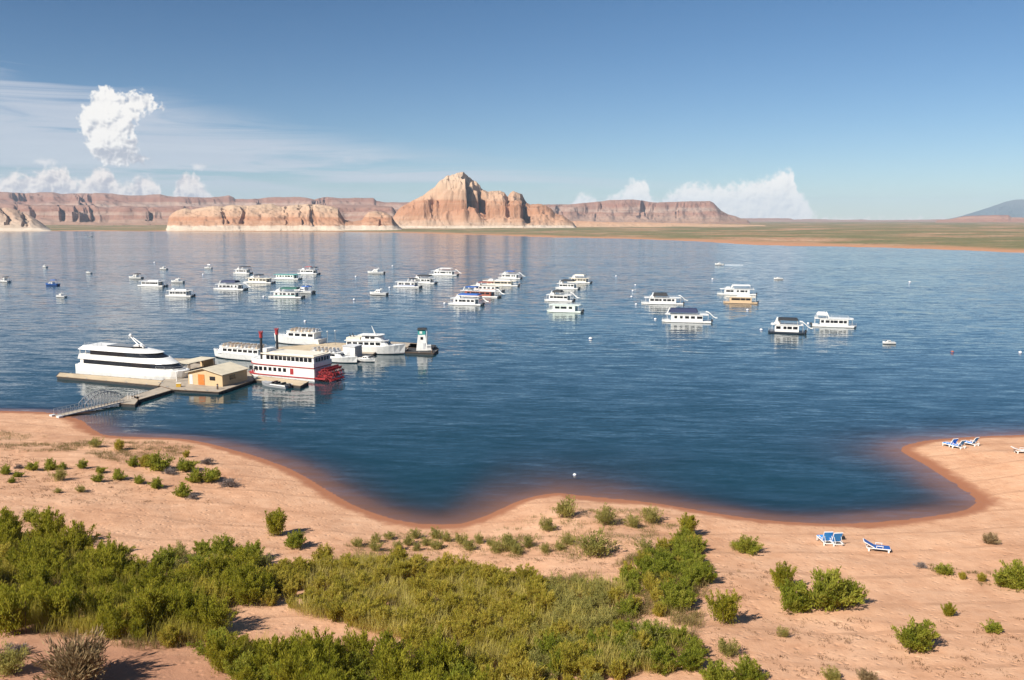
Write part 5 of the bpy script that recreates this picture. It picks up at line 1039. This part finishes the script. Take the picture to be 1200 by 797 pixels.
n_.append(thicket('grey', [(640, 690), (700, 690), (722, 715), (720, 740), (650, 742)], 1.2, 0.7, 1.0,
        'grey-green shrub between the sunlit stand and the mid green clump', 'grey-green shrubs between stand and clump', 16))
n_.append(thicket('green', [(640, 770), (720, 752), (790, 755), (826, 770), (815, 785), (740, 790), (660, 792)], 1.6, 0.6, 0.9,
        'bright green leafy shrub along the bare red hollow low on the slope', 'leafy shrubs along the red hollow', 17))
n_.append(thicket('grey', [(190, 668), (215, 650), (300, 652), (318, 664), (270, 680), (215, 676)], 1.5, 0.75, 1.1,
        'thin olive shrub on the sand where the thicket opens out', 'thin olive shrubs at the thicket edge', 18, ('green', 0.4, 'fuller olive green shrub on the sand where the thicket opens out', 'fuller olive shrubs at the thicket edge')))
n_.append(thicket('grey', [(415, 640), (470, 628), (560, 634), (620, 640), (660, 645), (640, 652), (560, 648), (470, 645), (425, 650)], 1.5, 0.55, 0.85,
        'low grey-green shrub strung along the sand bank above the cove', 'grey-green shrubs along the sand bank', 19))

# shrubs that stand by themselves: picture position of the foot, kind, size, label
def solo(px, py, kind, s, label, sz=None, wide=1.0):
    if sz is None and 'spreading' not in label: s *= 1.3 if kind != 'dead' else 1.1
    return plant(kind, ground_at(px, py), s * (1.25 if s > 0.55 else 1.1), label, None, sz, wide)
for a in [
    (92, 655, 'tamarisk', 1.15, 'tall pointed tamarisk rising above the upper edge of the dark thicket', 3.2 / 2.3),
    (8, 640, 'tamarisk', 1.25, 'tall dark tamarisk at the upper thicket edge beside the picture border', 3.3 / 2.3),
    (38, 612, 'round', 1.0, 'small dark shrub on sand just above the upper thicket edge'),
    (60, 640, 'tamarisk', 0.9, 'broad rounded tamarisk beside the tall pointed one at the thicket edge'),
    (325, 628, 'tamarisk', 0.72, 'upright shrub alone on the sand point, taller of two'),
    (346, 641, 'green', 0.66, 'bushy shrub casting a shadow on the sand point, lower of two'),
    (468, 664, 'yellow', 0.85, 'narrow yellow-green shrub sticking up from sand behind the sunlit stand'),
    (663, 606, 'grey', 1.15, 'grey-green shrub on the damp red sand tongue'),
    (711, 614, 'grey', 1.0, 'grey-green shrub at the middle of the row along the sand tongue'),
    (762, 613, 'grey', 0.95, 'grey-green shrub at the dry end of the row along the sand tongue'),
    (742, 618, 'grey', 0.7, 'small sparse shrub between two larger ones on the sand tongue'),
    (697, 652, 'grey', 1.35, 'wide pale shrub alone on dry sand behind the sand tongue'),
    (665, 638, 'grey', 0.6, 'small upright shrub beside the wide pale one on dry sand'),
    (640, 622, 'grey', 0.75, 'sparse low shrub on the damp sand slope below the tongue'),
    (595, 645, 'grey', 0.9, 'olive shrub with a dark base at the end of the sand bank row'),
    (757, 648, 'grey', 0.7, 'dry thin shrub next to the mid green clump'),
    (806, 628, 'tamarisk', 0.62, 'bright green shrub topping the clump nearest the water'),
    (875, 648, 'green', 0.72, 'single olive shrub alone on open sand near the waterline'),
    (862, 645, 'grey', 0.5, 'small pale shrub leaning against the single olive shrub'),
    (918, 692, 'tamarisk', 0.80, 'upright bushy shrub behind the big spreading one on sand'),
    (968, 712, 'green', 1.66, 'big spreading dark green shrub on sand, widest on the beach'),
    (930, 716, 'green', 1.12, 'mid sized shrub filling the side of the big spreading one'),
    (992, 706, 'green', 1.0, 'dark shrub at the tip of the big spreading one'),
    (848, 730, 'tamarisk', 0.66, 'compact egg-shaped bright green shrub standing alone on sand'),
    (1075, 760, 'green', 0.88, 'bushy green shrub alone on the littered sand'),
    (1112, 722, 'tamarisk', 0.32, 'tiny upright shrub just above the bushy one on littered sand'),
    (1164, 741, 'round', 0.75, 'low flat green shrub alone amid dark litter'),
    (918, 746, 'grey', 0.55, 'small pale grey-green shrub beneath the big spreading one'),
    (1160, 637, 'dry', 0.72, 'small dry tan shrub alone on smooth sand'),
    (853, 770, 'grey', 0.6, 'small grey-green shrub beside the bright leafy row'),
    (878, 800, 'green', 0.6, 'half hidden green shrub cut by the lowest picture edge'),
    (842, 806, 'green', 0.65, 'leafy shrub cut by the lowest picture edge beside another'),
    (975, 797, 'grey', 0.5, 'faint olive shrub low on the littered sand'),
    (1015, 800, 'dry', 0.55, 'yellowish dry shrub low on the littered sand'),
    (88, 800, 'dry', 1.9, 'large pale dry shrub at the foot of the bare path'),
    (10, 790, 'grey', 0.95, 'grey-green shrub in the bottom corner beside the pale dry one'),
    (18, 768, 'dead', 0.9, 'dark dead brushwood heap on the bare path'),
    (1195, 690, 'green', 0.95, 'large green shrub closing the grassy strip at the picture border'),
    (1178, 688, 'green', 0.62, 'green shrub leaning on the large one in the grassy strip'),
    (1106, 673, 'round', 0.85, 'bright green low shrub starting the grassy strip on sand'),
    (1128, 679, 'yellow', 0.36, 'yellowish low shrub inside the grassy strip on sand'),
    (1150, 682, 'yellow', 0.40, 'olive low shrub in the middle of the grassy strip on sand'),
    (1080, 665, 'dead', 0.6, 'grey dead brushwood at the end of the grassy strip'),
    # the dry point beyond the thicket
    (140, 528, 'yellow', 0.70, 'yellowish shrub near the water on the dry point'),
    (187, 551, 'round', 1.75, 'large bright green shrub, biggest of those on the dry point'),
    (172, 548, 'yellow', 0.75, 'yellow-green shrub touching the biggest one on the dry point'),
    (156, 546, 'round', 0.95, 'small round shrub beside the yellow-green one on the dry point'),
    (218, 552, 'round', 1.45, 'round green shrub between the biggest one and the grey brushwood'),
    (230, 565, 'round', 1.25, 'dark round shrub, first of a close pair near grey brushwood'),
    (248, 564, 'round', 1.45, 'bright round shrub, second of a close pair near grey brushwood'),
    (213, 582, 'round', 1.15, 'dark round shrub alone with grey brushwood touching its side'),
    (183, 572, 'round', 0.95, 'round shrub on the inner side of the dry point'),
    (163, 567, 'round', 0.75, 'small round shrub uphill of another on the dry point'),
    (139, 562, 'round', 0.95, 'dark compact shrub alone at the middle of the dry point'),
    (115, 565, 'round', 0.75, 'small dark shrub at the end of a scattered line'),
    (118, 554, 'round', 0.72, 'small shrub set back behind the small dark one'),
    (97, 549, 'round', 0.85, 'compact shrub at the head of a scattered line'),
    (60, 551, 'round', 1.05, 'wide low shrub in the middle of a scattered line'),
    (38, 551, 'round', 0.95, 'pale green low shrub beside the wide low one'),
    (7, 556, 'round', 0.85, 'low shrub at the far end of a scattered line'),
    (21, 559, 'round', 0.65, 'tiny low shrub next to the end of a scattered line'),
    (74, 550, 'round', 0.65, 'tiny shrub between two larger ones of a scattered line'),
    (70, 563, 'grey', 0.75, 'flat olive shrub a step below the scattered line'),
    (14, 566, 'round', 0.5, 'very small round shrub alone on smooth sand'),
    (112, 524, 'grey', 0.8, 'grey-green shrub at the end of the grassy bank'),
    (218, 536, 'yellow', 0.45, 'thin yellowish shrub on the water side of the dry point'),
    (95, 577, 'grey', 0.45, 'faint sparse shrub below the flat olive one'),
    (68, 578, 'grey', 0.4, 'faint small shrub on the smooth slope'),
    (268, 570, 'dead', 1.15, 'large heap of grey dead brushwood on the dry point'),
    (243, 544, 'dead', 1.0, 'grey dead brushwood nearest the water on the dry point'),
    (200, 556, 'dead', 0.9, 'grey dead brushwood between green shrubs on the dry point'),
    (227, 585, 'dead', 0.7, 'grey dead brushwood beside the lone dark round shrub'),
    (22, 549, 'dead', 0.6, 'thin grey brushwood above the scattered line'),
]: solo(*a)

# ------------------------------------------------------------------ grass and small litter (nobody could count them)
def tufts(name, spots, hgt, mat, seed, blades=7, spread=0.10, wid=0.012):
    rg = np.random.default_rng(seed); S = np.array(spots); n = len(S); k = np.repeat(np.arange(n), blades); m = len(k)
    hs = S[k, 2] * rg.uniform(0.5, 1.1, m); a = rg.uniform(0, 2 * np.pi, m); ln = rg.uniform(0.1, 0.8, m)
    p = np.stack([S[k, 0] + rg.normal(0, spread, m), S[k, 1] + rg.normal(0, spread, m)], -1); z = hz(p[:, 0], p[:, 1]) - 0.01
    b = np.stack([p[:, 0], p[:, 1], z], -1); tip = b + np.stack([np.cos(a) * ln * hs, np.sin(a) * ln * hs, hs], -1)
    s = np.stack([-np.sin(a), np.cos(a), 0 * a], -1) * wid; midp = b * .5 + tip * .5 + np.array([0, 0, 1]) * (hs * .08)[:, None]
    V = np.stack([b - s * .6, midp - s, tip, midp + s], 1).reshape(-1, 3)
    o = np_mesh(name, V, np.arange(4 * m).reshape(-1, 4), mat, smooth=False)
    t = np.clip(0.5 + 0.22 * rg.normal(0, 1, n)[k] + 0.1 * rg.normal(0, 1, m), 0, 1)
    if len(o.data.polygons) == m: at = o.data.attributes.new('tint', 'FLOAT', 'FACE'); at.data.foreach_set('value', t.astype(np.float32))
    return tag(o, kind='stuff')
def scatter(polys, per, seed, hmin, hmax, patch=None):
    rg = np.random.default_rng(seed); out_ = []
    for poly in polys:
        W_ = np.array([ground_at(*p).xy for p in poly]); lo_, hi_ = W_.min(0), W_.max(0); num = int((hi_ - lo_).prod() * per)
        Pq = rg.uniform(lo_, hi_, (num, 2)); c = np.zeros(num, bool)
        for (ax, ay), (bx, by) in zip(W_, np.roll(W_, -1, 0)):
            if by != ay: c ^= ((ay > Pq[:, 1]) != (by > Pq[:, 1])) & (Pq[:, 0] < (bx - ax) * (Pq[:, 1] - ay) / (by - ay) + ax)
        Pq = Pq[c]
        if patch is not None: Pq = Pq[fbm(Pq[:, 0] / patch, Pq[:, 1] / patch, seed, 3) + rg.uniform(-.25, .25, len(Pq)) > 0.0]
        out_ += [(x, y, rg.uniform(hmin, hmax)) for x, y in Pq]
    return out_
GZ = [[(-60, 635), (60, 640), (190, 690), (250, 690), (270, 680), (420, 652), (520, 660), (660, 682), (730, 660), (800, 628), (830, 690), (815, 760), (740, 795), (480, 795), (470, 750), (330, 715), (262, 720), (262, 755), (160, 764), (60, 748), (-60, 738)],
      [(250, 770), (420, 770), (560, 795), (700, 796), (700, 797), (300, 797)]]
tufts('grass', scatter(GZ, 26.0, 3, 0.25, 0.8, 3.2), 0.5, L_GRASS, 31, 8, 0.12)
tufts('tall_grass', scatter([[(262, 700), (330, 672), (420, 660), (520, 668), (640, 690), (735, 690), (725, 735), (800, 745), (790, 790), (700, 797), (560, 780), (480, 752), (410, 738), (330, 716)]], 22, 4, 0.7, 1.35, 3.0), 1.0, leaf_mat('tall_grass_blade', (0.24, 0.235, 0.045), (0.42, 0.36, 0.085), (0.54, 0.44, 0.16), 0.45), 30, 9, 0.16, 0.014)
tufts('thicket_brush', scatter([[(-60, 648), (20, 640), (80, 660), (140, 676), (200, 688), (250, 690), (300, 680), (312, 700), (262, 718), (262, 752), (165, 762), (60, 745), (-60, 738)], [(255, 762), (330, 772), (430, 776), (560, 790), (560, 797), (330, 797), (280, 790)]], 16, 12, 0.8, 1.9, 2.4), 1.2, leaf_mat('thicket_brush_blade', (0.16, 0.165, 0.02), (0.30, 0.275, 0.04), (0.46, 0.38, 0.09), 0.5), 36, 10, 0.22, 0.014)
tufts('sand_grass', scatter([[(405, 640), (470, 622), (560, 626), (650, 598), (790, 600), (800, 615), (760, 640), (660, 660), (560, 652), (430, 655)]], 7, 6, 0.12, 0.45, 1.8), 0.4, leaf_mat('sand_grass_blade', (0.13, 0.13, 0.04), (0.23, 0.21, 0.07), (0.34, 0.27, 0.12)), 35, 9, 0.16)
tufts('bank_grass', scatter([[(-60, 500), (0, 505), (60, 513), (130, 519), (215, 518), (228, 524), (200, 540), (150, 548), (90, 530), (0, 530), (-60, 530)]], 8, 5, 0.16, 0.5, 3.0), 0.4, leaf_mat('bank_grass_blade', (0.11, 0.115, 0.035), (0.165, 0.155, 0.055), (0.26, 0.20, 0.09)), 32, 9, 0.16)
tufts('strip_grass', scatter([[(1070, 660), (1105, 664), (1150, 672), (1200, 668), (1230, 690), (1200, 698), (1150, 688), (1100, 676)]], 12, 7, 0.08, 0.3, 1.2), 0.3, leaf_mat('strip_grass_blade', (0.10, 0.10, 0.03), (0.17, 0.15, 0.05), (0.27, 0.20, 0.09)), 33, 8, 0.10)
tufts('dry_litter', scatter([[(850, 720), (1000, 725), (1060, 740), (1130, 715), (1230, 730), (1230, 797), (860, 797), (830, 760)], [(0, 530), (150, 560), (260, 590), (60, 592), (0, 580)], [(415, 655), (640, 650), (740, 655), (720, 690), (600, 668), (430, 660)], [(850, 660), (930, 655), (900, 720), (850, 705)]], 3.6, 9, 0.06, 0.22, 1.6), 0.2, leaf_mat('litter_twig', (0.11, 0.06, 0.035), (0.19, 0.115, 0.06), (0.30, 0.22, 0.11), 0.1), 34, 9, 0.14, 0.016)
